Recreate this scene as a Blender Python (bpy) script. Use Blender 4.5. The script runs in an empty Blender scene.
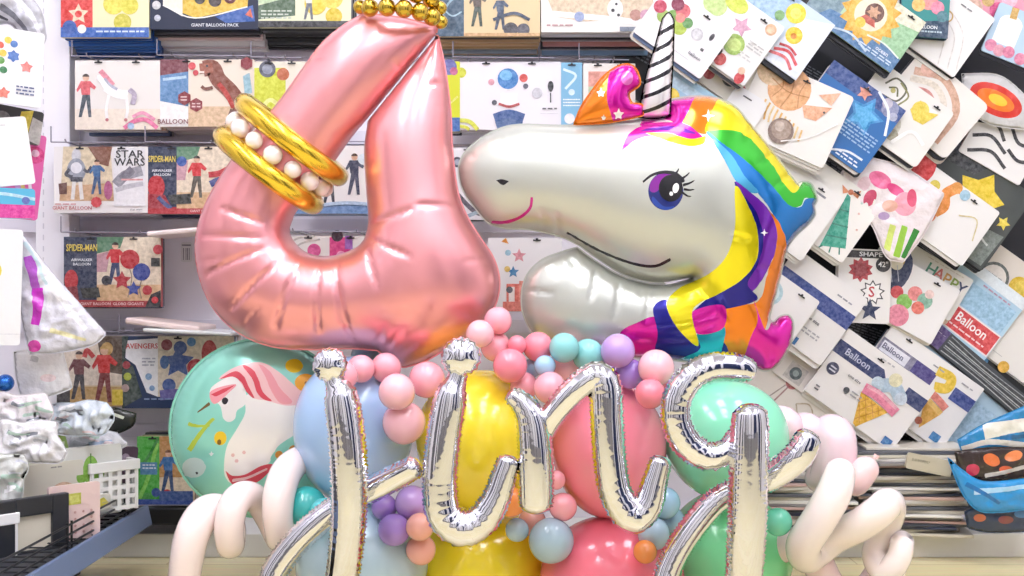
import bpy, bmesh, math, random
import numpy as np
from mathutils import Vector, Matrix
from mathutils.geometry import delaunay_2d_cdt

random.seed(7)
SC = bpy.context.scene
COL = SC.collection
F, H = 1100.0, 0.88            # focal length in pixels of a 1024 px wide frame, camera height in metres
PI = math.pi


def W(px, py, Y):
    return Vector(((px - 512) * Y / F, Y, H - (py - 288) * Y / F))


# ------------------------------------------------------------------ materials
def lin(hexc):
    hexc = hexc.lstrip('#')
    r = [int(hexc[i:i + 2], 16) / 255 for i in (0, 2, 4)]
    return tuple(c / 12.92 if c <= 0.04045 else ((c + 0.055) / 1.055) ** 2.4 for c in r) + (1,)


MATS = {}


def mat(hexc, rough=0.4, metal=0.0, coat=0.0, spec=0.5, bump=0.0, bscale=40.0, kind='print', sss=0.0):
    key = (hexc, rough, metal, coat, spec, bump, bscale, kind, sss)
    if key in MATS:
        return MATS[key]
    m = bpy.data.materials.new(kind + '_' + hexc.lstrip('#'))
    m.use_nodes = True
    nt = m.node_tree
    b = nt.nodes['Principled BSDF']
    b.inputs['Base Color'].default_value = lin(hexc)
    b.inputs['Roughness'].default_value = rough
    b.inputs['Metallic'].default_value = metal
    b.inputs['Coat Weight'].default_value = coat
    b.inputs['Coat Roughness'].default_value = 0.08
    b.inputs['Specular IOR Level'].default_value = spec
    if sss:
        b.inputs['Subsurface Weight'].default_value = sss
        b.inputs['Subsurface Radius'].default_value = (0.06, 0.05, 0.05)
    if bump:
        tc = nt.nodes.new('ShaderNodeTexCoord')
        n = nt.nodes.new('ShaderNodeTexNoise')
        n.inputs['Scale'].default_value = bscale
        n.inputs['Detail'].default_value = 3
        bp = nt.nodes.new('ShaderNodeBump')
        bp.inputs['Strength'].default_value = bump
        bp.inputs['Distance'].default_value = 0.01
        nt.links.new(tc.outputs['Object'], n.inputs['Vector'])
        nt.links.new(n.outputs['Fac'], bp.inputs['Height'])
        nt.links.new(bp.outputs['Normal'], b.inputs['Normal'])
    MATS[key] = m
    return m


def foil(hexc, metal=0.85, rough=0.2, bump=0.12, bscale=14):
    return mat(hexc, rough, metal, 0.3, 0.5, bump, bscale, 'foil')


def latex(hexc):
    return mat(hexc, 0.16, 0, 0.4, 0.5, 0, 40, 'latex', 0.2)


def mottle(m, hexc, amount, scale):
    """uneven printed ink: small cloudy changes of tone that belong to the print"""
    nt = m.node_tree
    b = nt.nodes['Principled BSDF']
    tc = nt.nodes.new('ShaderNodeTexCoord')
    n = nt.nodes.new('ShaderNodeTexNoise')
    n.inputs['Scale'].default_value = scale
    n.inputs['Detail'].default_value = 4
    n.inputs['Roughness'].default_value = 0.7
    mx = nt.nodes.new('ShaderNodeMix')
    mx.data_type = 'RGBA'
    c = lin(hexc)
    lum = 0.3 * c[0] + 0.5 * c[1] + 0.2 * c[2]
    mx.inputs[6].default_value = tuple(max(0, q * (1 - amount) - 0.02 * amount) for q in c[:3]) + (1,)
    mx.inputs[7].default_value = tuple(min(1, q + (1 - q) * amount * 0.35) for q in c[:3]) + (1,)
    rp = nt.nodes.new('ShaderNodeMapRange')
    rp.inputs[1].default_value = 0.35
    rp.inputs[2].default_value = 0.65
    nt.links.new(tc.outputs['Object'], n.inputs['Vector'])
    nt.links.new(n.outputs['Fac'], rp.inputs[0])
    nt.links.new(rp.outputs[0], mx.inputs[0])
    nt.links.new(mx.outputs[2], b.inputs['Base Color'])


def prn(hexc):
    fresh = (hexc, 0.4, 0, 0.45, 0.4, 0.1, 22, 'print', 0.0) not in MATS
    m = mat(hexc, 0.4, 0, 0.45, 0.4, 0.1, 22, 'print')
    if fresh:
        mottle(m, hexc, 0.27 if sum(lin(hexc)[:3]) < 2.2 else 0.12, 75)
    return m


def film(hexc='#ffffff', amount=0.35, rough=0.1):
    key = ('film', hexc, amount, rough)
    if key in MATS:
        return MATS[key]
    m = bpy.data.materials.new('clear_film')
    m.use_nodes = True
    nt = m.node_tree
    b = nt.nodes['Principled BSDF']
    b.inputs['Base Color'].default_value = lin(hexc)
    b.inputs['Roughness'].default_value = rough
    b.inputs['Coat Weight'].default_value = 0.6
    tr = nt.nodes.new('ShaderNodeBsdfTransparent')
    lw = nt.nodes.new('ShaderNodeLayerWeight')
    lw.inputs['Blend'].default_value = 0.35
    ma = nt.nodes.new('ShaderNodeMath')
    ma.operation = 'MULTIPLY_ADD'
    ma.use_clamp = True
    ma.inputs[1].default_value = 0.6
    ma.inputs[2].default_value = amount
    nt.links.new(lw.outputs['Facing'], ma.inputs[0])
    mx = nt.nodes.new('ShaderNodeMixShader')
    nt.links.new(ma.outputs[0], mx.inputs[0])
    nt.links.new(tr.outputs[0], mx.inputs[1])
    nt.links.new(b.outputs[0], mx.inputs[2])
    nt.links.new(mx.outputs[0], nt.nodes['Material Output'].inputs['Surface'])
    MATS[key] = m
    return m


# ------------------------------------------------------------------ object helpers
def tag(o, label=None, cat=None, group=None, kind=None):
    if label:
        o['label'] = label
    if cat:
        o['category'] = cat
    if group:
        o['group'] = group
    if kind:
        o['kind'] = kind
    return o


def empty(name, loc, rot=(0, 0, 0)):
    o = bpy.data.objects.new(name, None)
    COL.objects.link(o)
    o.location = loc
    o.rotation_euler = rot
    o.empty_display_size = 0.05
    return o


def obj(name, me, parent=None, loc=None, rot=None, mats=()):
    if isinstance(me, bmesh.types.BMesh):
        bm = me
        me = bpy.data.meshes.new(name)
        bm.normal_update()
        bm.to_mesh(me)
        bm.free()
    for m in mats:
        me.materials.append(m)
    o = bpy.data.objects.new(name, me)
    COL.objects.link(o)
    if parent is not None:
        o.parent = parent
    if loc is not None:
        o.location = loc
    if rot is not None:
        o.rotation_euler = rot
    return o


def smooth(me, on=True):
    me.polygons.foreach_set('use_smooth', [on] * len(me.polygons))


def box(bm, c, s, bev=0.0, rz=0.0, mi=0, ry=0.0, rx=0.0):
    r = bmesh.ops.create_cube(bm, size=1)
    vs = r['verts']
    M = Matrix.Translation(c) @ Matrix.Rotation(rz, 4, 'Z') @ Matrix.Rotation(ry, 4, 'Y') @ Matrix.Rotation(rx, 4, 'X') @ Matrix.Diagonal((*s, 1))
    bmesh.ops.transform(bm, matrix=M, verts=vs)
    fs = set(f for v in vs for f in v.link_faces)
    for f in fs:
        f.material_index = mi
    if bev:
        es = list(set(e for v in vs for e in v.link_edges))
        bmesh.ops.bevel(bm, geom=es, offset=bev, segments=2, affect='EDGES', profile=0.5)
    return bm


def boxobj(name, c, s, m, parent=None, bev=0.0, rz=0.0, ry=0.0, rx=0.0):
    bm = bmesh.new()
    box(bm, (0, 0, 0), s, bev)
    return obj(name, bm, parent, c, (rx, ry, rz), [m])


def rod(bm, a, b, r, seg=8):
    a, b = Vector(a), Vector(b)
    d = b - a
    if d.length < 1e-6:
        return
    res = bmesh.ops.create_cone(bm, segments=seg, radius1=r, radius2=r, depth=d.length, cap_ends=True)
    q = d.to_track_quat('Z', 'Y').to_matrix().to_4x4()
    bmesh.ops.transform(bm, matrix=Matrix.Translation((a + b) / 2) @ q, verts=res['verts'])


# ------------------------------------------------------------------ curves in 2D
def catmull(p, closed, n=8):
    out = []
    N = len(p)
    p = [np.array(q[:2], float) for q in p]
    rng = range(N) if closed else range(N - 1)
    for i in rng:
        p1, p2 = p[i], p[(i + 1) % N]
        p0 = p[(i - 1) % N] if closed or i > 0 else p1 * 2 - p2
        p3 = p[(i + 2) % N] if closed or i < N - 2 else p2 * 2 - p1
        for k in range(n):
            t = k / n
            out.append(0.5 * ((2 * p1) + (-p0 + p2) * t + (2 * p0 - 5 * p1 + 4 * p2 - p3) * t * t + (-p0 + 3 * p1 - 3 * p2 + p3) * t ** 3))
    if not closed:
        out.append(p[-1])
    return out


def curve_poly(p):
    """closed outline; a point with a third element is a sharp corner"""
    cs = [i for i, q in enumerate(p) if len(q) > 2]
    if not cs:
        return np.array(catmull(p, True))
    p = list(p[cs[0]:]) + list(p[:cs[0]])
    cs = [i - cs[0] for i in cs] + [len(p)]
    p = p + [p[0]]
    out = []
    for a, b in zip(cs[:-1], cs[1:]):
        out += catmull(p[a:b + 1], False)[:-1]
    return np.array(out)


def resample(pts, h, closed=True):
    pts = np.asarray(pts, float)
    if closed:
        pts = np.vstack([pts, pts[:1]])
    seg = np.linalg.norm(np.diff(pts, axis=0), axis=1)
    s = np.concatenate([[0], np.cumsum(seg)])
    n = max(3, int(round(s[-1] / h)))
    t = np.linspace(0, s[-1], n + 1)
    if closed:
        t = t[:-1]
    return np.column_stack([np.interp(t, s, pts[:, 0]), np.interp(t, s, pts[:, 1])])


def inside(P, poly):
    x, y = P[:, 0], P[:, 1]
    r = np.zeros(len(P), bool)
    a = poly
    b = np.roll(poly, -1, axis=0)
    for (x0, y0), (x1, y1) in zip(a, b):
        if y0 == y1:
            continue
        c = ((y0 > y) != (y1 > y)) & (x < (x1 - x0) * (y - y0) / (y1 - y0) + x0)
        r ^= c
    return r


def seg_dist(P, a, b):
    d = b - a
    L2 = max(d @ d, 1e-12)
    t = np.clip(((P - a) @ d) / L2, 0, 1)
    q = a + t[:, None] * d
    return np.linalg.norm(P - q, axis=1), t


def poly_dist(P, poly, closed=True):
    best = np.full(len(P), 9.0)
    s_at = np.zeros(len(P))
    b = np.roll(poly, -1, axis=0)
    s = 0.0
    for k in range(len(poly) if closed else len(poly) - 1):
        d, t = seg_dist(P, poly[k], b[k])
        L = np.linalg.norm(b[k] - poly[k])
        m = d < best
        best[m] = d[m]
        s_at[m] = s + t[m] * L
        s += L
    return best, s_at


def min_pt_dist(P, Q):
    out = np.full(len(P), 9.0)
    for k in range(0, len(Q), 200):
        q = Q[k:k + 200]
        d = np.sqrt(((P[:, None, :] - q[None]) ** 2).sum(-1)).min(1)
        out = np.minimum(out, d)
    return out


def poisson(V, T, fixed):
    """solve laplace(u) = -1 on the triangles with u = 0 on the fixed vertices"""
    n = len(V)
    I, J, Wt = [], [], []
    area = np.zeros(n)
    p = [V[T[:, k]] for k in range(3)]
    e1, e2 = p[1] - p[0], p[2] - p[0]
    A = 0.5 * np.abs(e1[:, 0] * e2[:, 1] - e1[:, 1] * e2[:, 0]) + 1e-12
    for k in range(3):
        i, j, o = k, (k + 1) % 3, (k + 2) % 3
        a, b = p[i] - p[o], p[j] - p[o]
        cot = np.clip((a * b).sum(1) / (2 * A), -3, 8)
        I.append(T[:, i]); J.append(T[:, j]); Wt.append(cot * 0.5)
        area += np.bincount(T[:, k], A / 3, n)
    I, J, Wt = map(np.concatenate, (I, J, Wt))
    I2, J2, W2 = np.concatenate([I, J]), np.concatenate([J, I]), np.concatenate([Wt, Wt])
    diag = np.bincount(I2, W2, n) + 1e-9
    free = ~fixed

    def mul(x):
        y = diag * x - np.bincount(I2, W2 * x[J2], n)
        y[fixed] = 0
        return y
    b = area.copy()
    b[fixed] = 0
    x = np.zeros(n)
    r = b.copy()
    Mi = np.where(free, 1 / np.maximum(diag, 1e-6), 0)
    z = Mi * r
    d = z.copy()
    rz = r @ z
    for it in range(700):
        q = mul(d)
        al = rz / max(d @ q, 1e-30)
        x += al * d
        r -= al * q
        if np.abs(r).max() < 1e-9:
            break
        z = Mi * r
        rn = r @ z
        d = z + rn / rz * d
        rz = rn
    return np.maximum(x, 0)


def inflate(root, outline, Y, o_px, h, base, regions=(), k=1.0, creases=(), flange=0.005, pucker=(0.0, 0.03, 0.02),
            noise=0.0, body_name='body', single=False, depth_off=0.0, power=0.5):
    """A sealed, air-filled foil shape standing at distance Y, its outline in photo pixels (metres = px * Y / F)."""
    sc = Y / F
    ox_seed = float(o_px[0]) * 0.37 + float(o_px[1]) * 0.11
    o_px = np.array(o_px, float)

    def loc(p):
        p = np.asarray(p, float)
        q = (p - o_px) * sc
        q[..., 1] *= -1
        return q
    out = resample(loc(curve_poly(outline)), h)
    regs = []
    # how far the skin bulges toward the viewer decides where on it a printed mark lies
    rough_u = None
    if regions or creases:
        g = max(h * 1.8, 0.012)
        lo, hi = out.min(0), out.max(0)
        nx, ny = int((hi[0] - lo[0]) / g) + 3, int((hi[1] - lo[1]) / g) + 3
        GX, GY = np.meshgrid(lo[0] + (np.arange(nx) - 1) * g, lo[1] + (np.arange(ny) - 1) * g, indexing='ij')
        msk = inside(np.column_stack([GX.ravel(), GY.ravel()]), out).reshape(nx, ny)
        uu = np.zeros((nx, ny))
        for _ in range(900):
            nu = np.zeros_like(uu)
            nu[1:-1, 1:-1] = 0.25 * (uu[2:, 1:-1] + uu[:-2, 1:-1] + uu[1:-1, 2:] + uu[1:-1, :-2] + g * g)
            uu = np.where(msk, nu, 0)
        rough_u = k * (2 * uu) ** power - depth_off
        rough_u = np.where(msk, rough_u, 0)

    def onskin(p):
        q = loc(p)
        if rough_u is None:
            return q
        ix = np.clip(((q[..., 0] - lo[0]) / g + 1).round().astype(int), 0, nx - 1)
        iy = np.clip(((q[..., 1] - lo[1]) / g + 1).round().astype(int), 0, ny - 1)
        fz = rough_u[ix, iy]
        p = np.asarray(p, float)
        cc = np.array([512.0, 288.0])
        return loc(cc + (p - cc) * (1 - fz / Y)[..., None])
    for part, m, pl in regions:
        q = onskin(curve_poly(pl))
        q = resample(q, min(h, 0.006) if part != 'fine' else 0.003)
        regs.append((part, m, q))
    cpts, cedges = [], []

    def add_loop(P, closed=True):
        s = len(cpts)
        cpts.extend([tuple(x) for x in P])
        n = len(P)
        for i in range(n if closed else n - 1):
            cedges.append((s + i, s + (i + 1) % n))
    add_loop(out)
    for _, _, q in regs:
        q = q.copy()
        add_loop(q)
    csegs = []
    for c in creases:
        a, b = onskin(np.array([c[:2], c[2:4]]))
        amp = c[4] if len(c) > 4 else 0.007
        csegs.append((a, b, amp))
        nn = max(2, int(np.linalg.norm(b - a) / h) + 1)
        add_loop(np.array([a + (b - a) * t for t in np.linspace(0, 1, nn)]), False)
    lo, hi = out.min(0), out.max(0)
    gx = np.arange(lo[0], hi[0] + h, h)
    gy = np.arange(lo[1], hi[1] + h, h * 0.866)
    G = np.array([(x + (h / 2 if j % 2 else 0), y) for j, y in enumerate(gy) for x in gx])
    G = G[inside(G, out)]
    G = G[min_pt_dist(G, np.array(cpts)) > 0.55 * h]
    allp = [Vector(p) for p in cpts] + [Vector(p) for p in G]
    r = delaunay_2d_cdt(allp, cedges, [], 0, 1e-5)
    V = np.array([tuple(v) for v in r[0]])
    T = np.array([f for f in r[2] if len(f) == 3])
    cen = V[T].mean(1)
    ins = inside(cen, out)
    T, cen = T[ins], cen[ins]
    used = np.unique(T)
    mp = -np.ones(len(V), int)
    mp[used] = np.arange(len(used))
    V, T = V[used], mp[T]
    a, b, c = V[T[:, 0]], V[T[:, 1]], V[T[:, 2]]
    cr = (b[:, 0] - a[:, 0]) * (c[:, 1] - a[:, 1]) - (b[:, 1] - a[:, 1]) * (c[:, 0] - a[:, 0])
    T[cr < 0] = T[cr < 0][:, ::-1]
    # boundary vertices: edges used once
    E = np.sort(np.concatenate([T[:, [0, 1]], T[:, [1, 2]], T[:, [2, 0]]]), 1)
    ue, cnt = np.unique(E, axis=0, return_counts=True)
    fixed = np.zeros(len(V), bool)
    fixed[ue[cnt == 1].ravel()] = True
    u = poisson(V, T, fixed)
    f = k * (2 * u) ** power
    d, s = poly_dist(V, out)
    if pucker[0]:
        amp, lam, L = pucker
        ph = s / lam + 0.25 * np.sin(s * 23.1) + 0.15 * np.sin(s * 57.0)
        w = np.abs(np.sin(PI * ph)) ** 0.6
        f = f - amp * (1 - w) * np.exp(-d / L) * np.minimum(1, f / (2.2 * amp + 1e-6))
    for a, b, amp in csegs:
        dd, t = seg_dist(V, a, b)
        tap = np.sin(PI * np.clip(t * 0.75 + 0.0, 0, 1)) if False else np.clip((1 - t) * 3, 0, 1)
        f = f - amp * tap * np.exp(-(dd / 0.007) ** 2) * np.minimum(1, f / 0.02)
    if noise:
        x_, y_ = V[:, 0] + ox_seed, V[:, 1] - ox_seed * 0.7
        f = f + noise * np.minimum(1, f / 0.02) * (np.sin(x_ * 61 + 3 * np.sin(y_ * 37)) + np.sin(y_ * 83 + 2 * np.sin(x_ * 49)) + 1.6 * (0.6 - np.abs(np.sin(x_ * 47 + y_ * 71 + 2.5 * np.sin(y_ * 29 - x_ * 41)))) + 1.2 * (0.6 - np.abs(np.sin(x_ * 88 - y_ * 64 + 2 * np.sin(x_ * 53))))) * 0.5
    f = np.maximum(f, 0)
    f[fixed] = 0
    n = len(V)
    bi = -np.ones(n, int)
    free = np.where(~fixed)[0]
    bi[fixed] = np.where(fixed)[0]
    bi[free] = n + np.arange(len(free))
    P3 = np.vstack([np.column_stack([V[:, 0], -f + depth_off, V[:, 1]]), np.column_stack([V[free, 0], f[free] + depth_off, V[free, 1]])])
    T2 = np.vstack([T, bi[T][:, ::-1]])
    # smooth vertex normals of the whole skin
    e1, e2 = P3[T2[:, 1]] - P3[T2[:, 0]], P3[T2[:, 2]] - P3[T2[:, 0]]
    fn = np.cross(e1, e2)
    N3 = np.zeros_like(P3)
    for kk in range(3):
        for ax in range(3):
            N3[:, ax] += np.bincount(T2[:, kk], fn[:, ax], len(P3))
    N3 /= np.linalg.norm(N3, axis=1)[:, None] + 1e-12
    ids = np.zeros(len(T), int)
    for q, (_, _, pl) in enumerate(regs):
        ids[inside(cen, pl)] = q + 1
    ids2 = np.concatenate([ids, ids])
    parts = {}
    for q in range(len(regs) + 1):
        nm, m = (body_name, base) if q == 0 else (regs[q - 1][0], regs[q - 1][1])
        if nm == 'fine' or single:
            nm = body_name
        if (ids2 == q).any():
            parts.setdefault(nm, []).append((q, m))
    made = {}
    for nm, lst in parts.items():
        ms, mi_of = [], {}
        for q, m in lst:
            if m not in ms:
                ms.append(m)
            mi_of[q] = ms.index(m)
        sel = np.isin(ids2, [q for q, _ in lst])
        tt = T2[sel]
        mi = np.array([mi_of[q] for q in ids2[sel]])
        uu = np.unique(tt)
        mm = -np.ones(len(P3), int)
        mm[uu] = np.arange(len(uu))
        vv = P3[uu]
        faces = mm[tt].tolist()
        mi = mi.tolist()
        nrm = N3[uu]
        if nm == body_name and flange:
            # crimped sealing edge round the outline
            b0 = out
            tan = np.roll(b0, -1, 0) - np.roll(b0, 1, 0)
            tan /= np.linalg.norm(tan, axis=1)[:, None] + 1e-9
            nr = np.column_stack([tan[:, 1], -tan[:, 0]])
            ar = 0.5 * np.sum(b0[:, 0] * np.roll(b0[:, 1], -1) - np.roll(b0[:, 0], -1) * b0[:, 1])
            if ar < 0:
                nr = -nr
            q_ = b0 + nr * flange
            ok = poly_dist(q_, out)[0] > 0.75 * flange
            s0 = len(vv)
            ky = np.sin(np.arange(len(b0)) * 2.1) * flange * 0.35
            vv = np.vstack([vv, np.column_stack([b0[:, 0], np.full(len(b0), depth_off), b0[:, 1]]),
                            np.column_stack([q_[:, 0], ky + depth_off, q_[:, 1]])])
            nn = len(b0)
            for i in range(nn):
                j = (i + 1) % nn
                if ok[i] and ok[j]:
                    faces.append([s0 + i, s0 + j, s0 + nn + j, s0 + nn + i])
                    mi.append(0)
            nrm = np.vstack([nrm, np.tile([0, -1, 0], (2 * nn, 1))])
        me = bpy.data.meshes.new(nm)
        me.from_pydata(vv.tolist(), [], faces)
        me.polygons.foreach_set('material_index', mi)
        smooth(me)
        if len(parts) > 1:
            me.normals_split_custom_set_from_vertices([tuple(x) for x in nrm])
        made[nm] = (me, ms)
    if isinstance(root, str):          # one mesh, no parts
        me, ms = made[body_name]
        o = obj(root, me, None, W(o_px[0], o_px[1], Y), None, ms)
        return o
    return {nm: obj(nm, me, root, None, None, ms) for nm, (me, ms) in made.items()}


def ell(cx, cy, rx, ry=None, rot=0.0, n=14):
    ry = rx if ry is None else ry
    c, s = math.cos(rot), math.sin(rot)
    return [(cx + rx * math.cos(t) * c - ry * math.sin(t) * s, cy + rx * math.cos(t) * s + ry * math.sin(t) * c)
            for t in [2 * PI * i / n for i in range(n)]]


def stroke(pts, w0, w1=None):
    """closed outline of a tapered brush stroke along pts"""
    p = np.array(catmull(pts, False, 4))
    w1 = w0 if w1 is None else w1
    t = np.gradient(p, axis=0)
    t /= np.linalg.norm(t, axis=1)[:, None]
    nr = np.column_stack([-t[:, 1], t[:, 0]])
    L = np.linspace(0, 1, len(p))
    w = (w0 + (w1 - w0) * L)[:, None] / 2
    a, b = p + nr * w, p - nr * w
    pts = [tuple(x) for x in a] + [tuple(x) for x in b[::-1]]
    return [(x, y, 1) for x, y in pts]


def starpoly(cx, cy, r, n=5, inner=0.45, rot=-PI / 2):
    return [(cx + (r if i % 2 == 0 else r * inner) * math.cos(rot + PI * i / n),
             cy + (r if i % 2 == 0 else r * inner) * math.sin(rot + PI * i / n), 1) for i in range(2 * n)]


# ------------------------------------------------------------------ inflated tubes (letters, rings, modelling balloons)
def tube(bm, pts, Y, o, radii, seg=20, step=0.006, flat=0.9, fin=0.0, crimp=0.0, caps=1.0, rad_is_px=True, up=(0, 1.0, 0)):
    """pts: (px, py, dY); grows a tube along them. o is the world origin of the mesh."""
    P = [W(p[0], p[1], Y) + Vector((0, (p[2] if len(p) > 2 else 0), 0)) - Vector(o) for p in pts]
    ctrl = np.array([tuple(p) for p in P])
    R = np.array(radii if hasattr(radii, '__len__') else [radii] * len(P), float)
    if rad_is_px:
        R = R * Y / F
    # Catmull in 3D with radius
    C = np.column_stack([ctrl, R])
    out = []
    N = len(C)
    for i in range(N - 1):
        p1, p2 = C[i], C[i + 1]
        p0 = C[i - 1] if i > 0 else p1 * 2 - p2
        p3 = C[i + 2] if i < N - 2 else p2 * 2 - p1
        for kk in range(14):
            t = kk / 14
            out.append(0.5 * ((2 * p1) + (-p0 + p2) * t + (2 * p0 - 5 * p1 + 4 * p2 - p3) * t * t + (-p0 + 3 * p1 - 3 * p2 + p3) * t ** 3))
    out.append(C[-1])
    out = np.array(out)
    sl = np.concatenate([[0], np.cumsum(np.linalg.norm(np.diff(out[:, :3], axis=0), axis=1))])
    L = sl[-1]
    n = max(6, int(L / step))
    # denser near both ends for round caps
    ss = np.linspace(0, L, n)
    r0, r1 = R[0] * caps, R[-1] * caps
    extra = np.concatenate([r0 * np.array([0.02, 0.08, 0.18, 0.32, 0.5, 0.7]), L - r1 * np.array([0.02, 0.08, 0.18, 0.32, 0.5, 0.7])])
    ss = np.unique(np.concatenate([ss, extra]))
    D = np.column_stack([np.interp(ss, sl, out[:, q]) for q in range(4)])
    tg = np.gradient(D[:, :3], axis=0)
    tg /= np.linalg.norm(tg, axis=1)[:, None] + 1e-9
    cur = np.zeros(len(ss))
    dt = np.gradient(tg, axis=0)
    cur = np.linalg.norm(dt, axis=1) / np.maximum(np.gradient(ss), 1e-4)
    rings = []
    yax = np.array(up, float)
    for i in range(len(ss)):
        T_ = tg[i]
        a = np.cross(T_, yax)
        la = np.linalg.norm(a)
        a = a / la if la > 1e-3 else np.array([1.0, 0, 0])
        b = np.cross(a, T_)
        r = D[i, 3]
        e0, e1 = ss[i] / max(r0, 1e-6), (L - ss[i]) / max(r1, 1e-6)
        for e in (e0, e1):
            if e < 1:
                r *= math.sqrt(max(1e-4, 1 - (1 - e) ** 2))
        rr = []
        for j in range(seg):
            ph = 2 * PI * j / seg
            ca, sb = math.cos(ph), math.sin(ph)
            q = r
            if crimp:
                q *= 1 + 0.013 * math.sin(5 * ph + 1.1 + 5 * ss[i]) + 0.009 * math.sin(9 * ph + 0.4 - 9 * ss[i])
                side = abs(ca) ** 8
                q *= 1 - crimp * side * (0.5 + 0.5 * math.sin(ss[i] * 520 + 2 * math.sin(ss[i] * 170)) * (1 if ca > 0 else 0.8))
                cz = min(1.0, cur[i] * r * 1.6)
                q *= 1 - crimp * 0.9 * cz * (abs(math.sin(ss[i] * PI / 0.021 + (0.6 if sb > 0 else 0))) ** 6) * (0.35 + 0.65 * side)
            ra = q
            if fin and j in (0, seg // 2):
                ra = q + fin * (0.8 + 0.3 * math.sin(ss[i] * 700))
            off = a * ra * ca + b * q * flat * sb
            if fin and j in (0, seg // 2):
                off = off + b * 0.25 * fin * math.sin(ss[i] * 480)
            rr.append(bm.verts.new(D[i, :3] + off))
        rings.append(rr)
    for i in range(len(rings) - 1):
        for j in range(seg):
            f = bm.faces.new((rings[i][j], rings[i][(j + 1) % seg], rings[i + 1][(j + 1) % seg], rings[i + 1][j]))
            f.smooth = True
    for ring, rev in ((rings[0], True), (rings[-1], False)):
        f = bm.faces.new(ring[::-1] if rev else ring)
        f.smooth = True
    bmesh.ops.recalc_face_normals(bm, faces=bm.faces)
    return bm


def ballmesh(name, m, seg=32, rings=20, squash=1.0, egg=0.0, axis='Z'):
    bm = bmesh.new()
    bmesh.ops.create_uvsphere(bm, u_segments=seg, v_segments=rings, radius=1)
    for v in bm.verts:
        z = v.co.z
        kf = 1 + egg * z - egg * 0.25 * z * z
        v.co.x *= kf
        v.co.y *= kf
    me = bpy.data.meshes.new(name)
    bm.to_mesh(me)
    bm.free()
    smooth(me)
    me.materials.append(m)
    return me



# ------------------------------------------------------------------ camera, view
cam_d = bpy.data.cameras.new('camera')
cam_d.sensor_width = 36
cam_d.lens = F * 36 / 1024
cam_d.clip_start = 0.05
cam = bpy.data.objects.new('camera', cam_d)
COL.objects.link(cam)
cam.location = (0, 0, H)
cam.rotation_euler = (PI / 2, 0, 0)
SC.camera = cam
SC.view_settings.view_transform = 'Standard'
SC.view_settings.look = 'None'
SC.view_settings.exposure = EXPO = 0.28
SC.view_settings.gamma = 1
SC.view_settings.use_curve_mapping = False
wd = bpy.data.worlds.new('world')
SC.world = wd
wd.use_nodes = True
wd.node_tree.nodes['Background'].inputs[0].default_value = (0.9, 0.95, 1, 1)
wd.node_tree.nodes['Background'].inputs[1].default_value = 1.0

# ------------------------------------------------------------------ room
X0, X1, YB, YF, ZC = -2.7, 2.7, 3.9, -0.8, 4.0


def struct(name, c, s, m, parent=None):
    o = boxobj(name, c, s, m, parent)
    if parent is None:
        o['kind'] = 'structure'
    return o


def floor_mat():
    m = bpy.data.materials.new('pale_yellow_wood_floor')
    m.use_nodes = True
    nt = m.node_tree
    b = nt.nodes['Principled BSDF']
    tc = nt.nodes.new('ShaderNodeTexCoord')
    br = nt.nodes.new('ShaderNodeTexBrick')
    br.inputs['Color1'].default_value = lin('#f8ecc0')
    br.inputs['Color2'].default_value = lin('#f3e5b0')
    br.inputs['Mortar'].default_value = lin('#d6c48c')
    br.inputs['Scale'].default_value = 1
    br.inputs['Brick Width'].default_value = 1.1
    br.inputs['Row Height'].default_value = 0.13
    br.inputs['Mortar Size'].default_value = 0.003
    wv = nt.nodes.new('ShaderNodeTexNoise')
    mp = nt.nodes.new('ShaderNodeMapping')
    mp.inputs['Scale'].default_value = (3, 40, 1)
    wv.inputs['Scale'].default_value = 2
    mx = nt.nodes.new('ShaderNodeMix')
    mx.data_type = 'RGBA'
    mx.blend_type = 'MULTIPLY'
    mx.inputs[0].default_value = 0.25
    nt.links.new(tc.outputs['Object'], br.inputs['Vector'])
    nt.links.new(tc.outputs['Object'], mp.inputs['Vector'])
    nt.links.new(mp.outputs[0], wv.inputs['Vector'])
    nt.links.new(br.outputs['Color'], mx.inputs[6])
    nt.links.new(wv.outputs['Color'], mx.inputs[7])
    nt.links.new(mx.outputs[2], b.inputs['Base Color'])
    b.inputs['Roughness'].default_value = 0.3
    return m


WHITE = mat('#ece9f0', 0.6, bump=0.02, bscale=120, kind='paint')
LAV = mat('#f3eff7', 0.5, bump=0.02, bscale=90, kind='panel_paint')
NAVY = mat('#16264f', 0.4, kind='paint')
GREY = mat('#8d8c94', 0.5, kind='paint')
BLACK = mat('#17181c', 0.4, kind='metal_paint')
STEEL = mat('#9a98a4', 0.3, metal=0.8, kind='wire')
cx_, cy_ = (X0 + X1) / 2, (YB + YF) / 2
struct('floor', (cx_, cy_, -0.05), (X1 - X0 + 0.2, YB - YF + 0.2, 0.1), floor_mat())
struct('ceiling', (cx_, cy_, ZC + 0.05), (X1 - X0 + 0.2, YB - YF + 0.2, 0.1), WHITE)
struct('wall_back', (cx_, YB + 0.05, ZC / 2), (X1 - X0 + 0.2, 0.1, ZC), WHITE)
struct('wall_left', (X0 - 0.05, cy_, ZC / 2), (0.1, YB - YF, ZC), WHITE)
struct('wall_right', (X1 + 0.05, cy_, ZC / 2), (0.1, YB - YF, ZC), WHITE)
struct('wall_front', (cx_, YF - 0.05, ZC / 2), (X1 - X0, 0.1, ZC), mat('#e6e5ea', 0.6, kind='paint'))
struct('reflected_navy_panel_1', (X1 - 0.03, 0.5, 1.15), (0.06, 1.3, 2.3), NAVY)  # unseen navy slab, added for the navy band mirrored in the silver letters
struct('reflected_navy_panel_2', (1.55, YF + 0.03, 1.15), (1.0, 0.06, 2.3), NAVY)  # second unseen slab, added to widen that mirrored navy band
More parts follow.
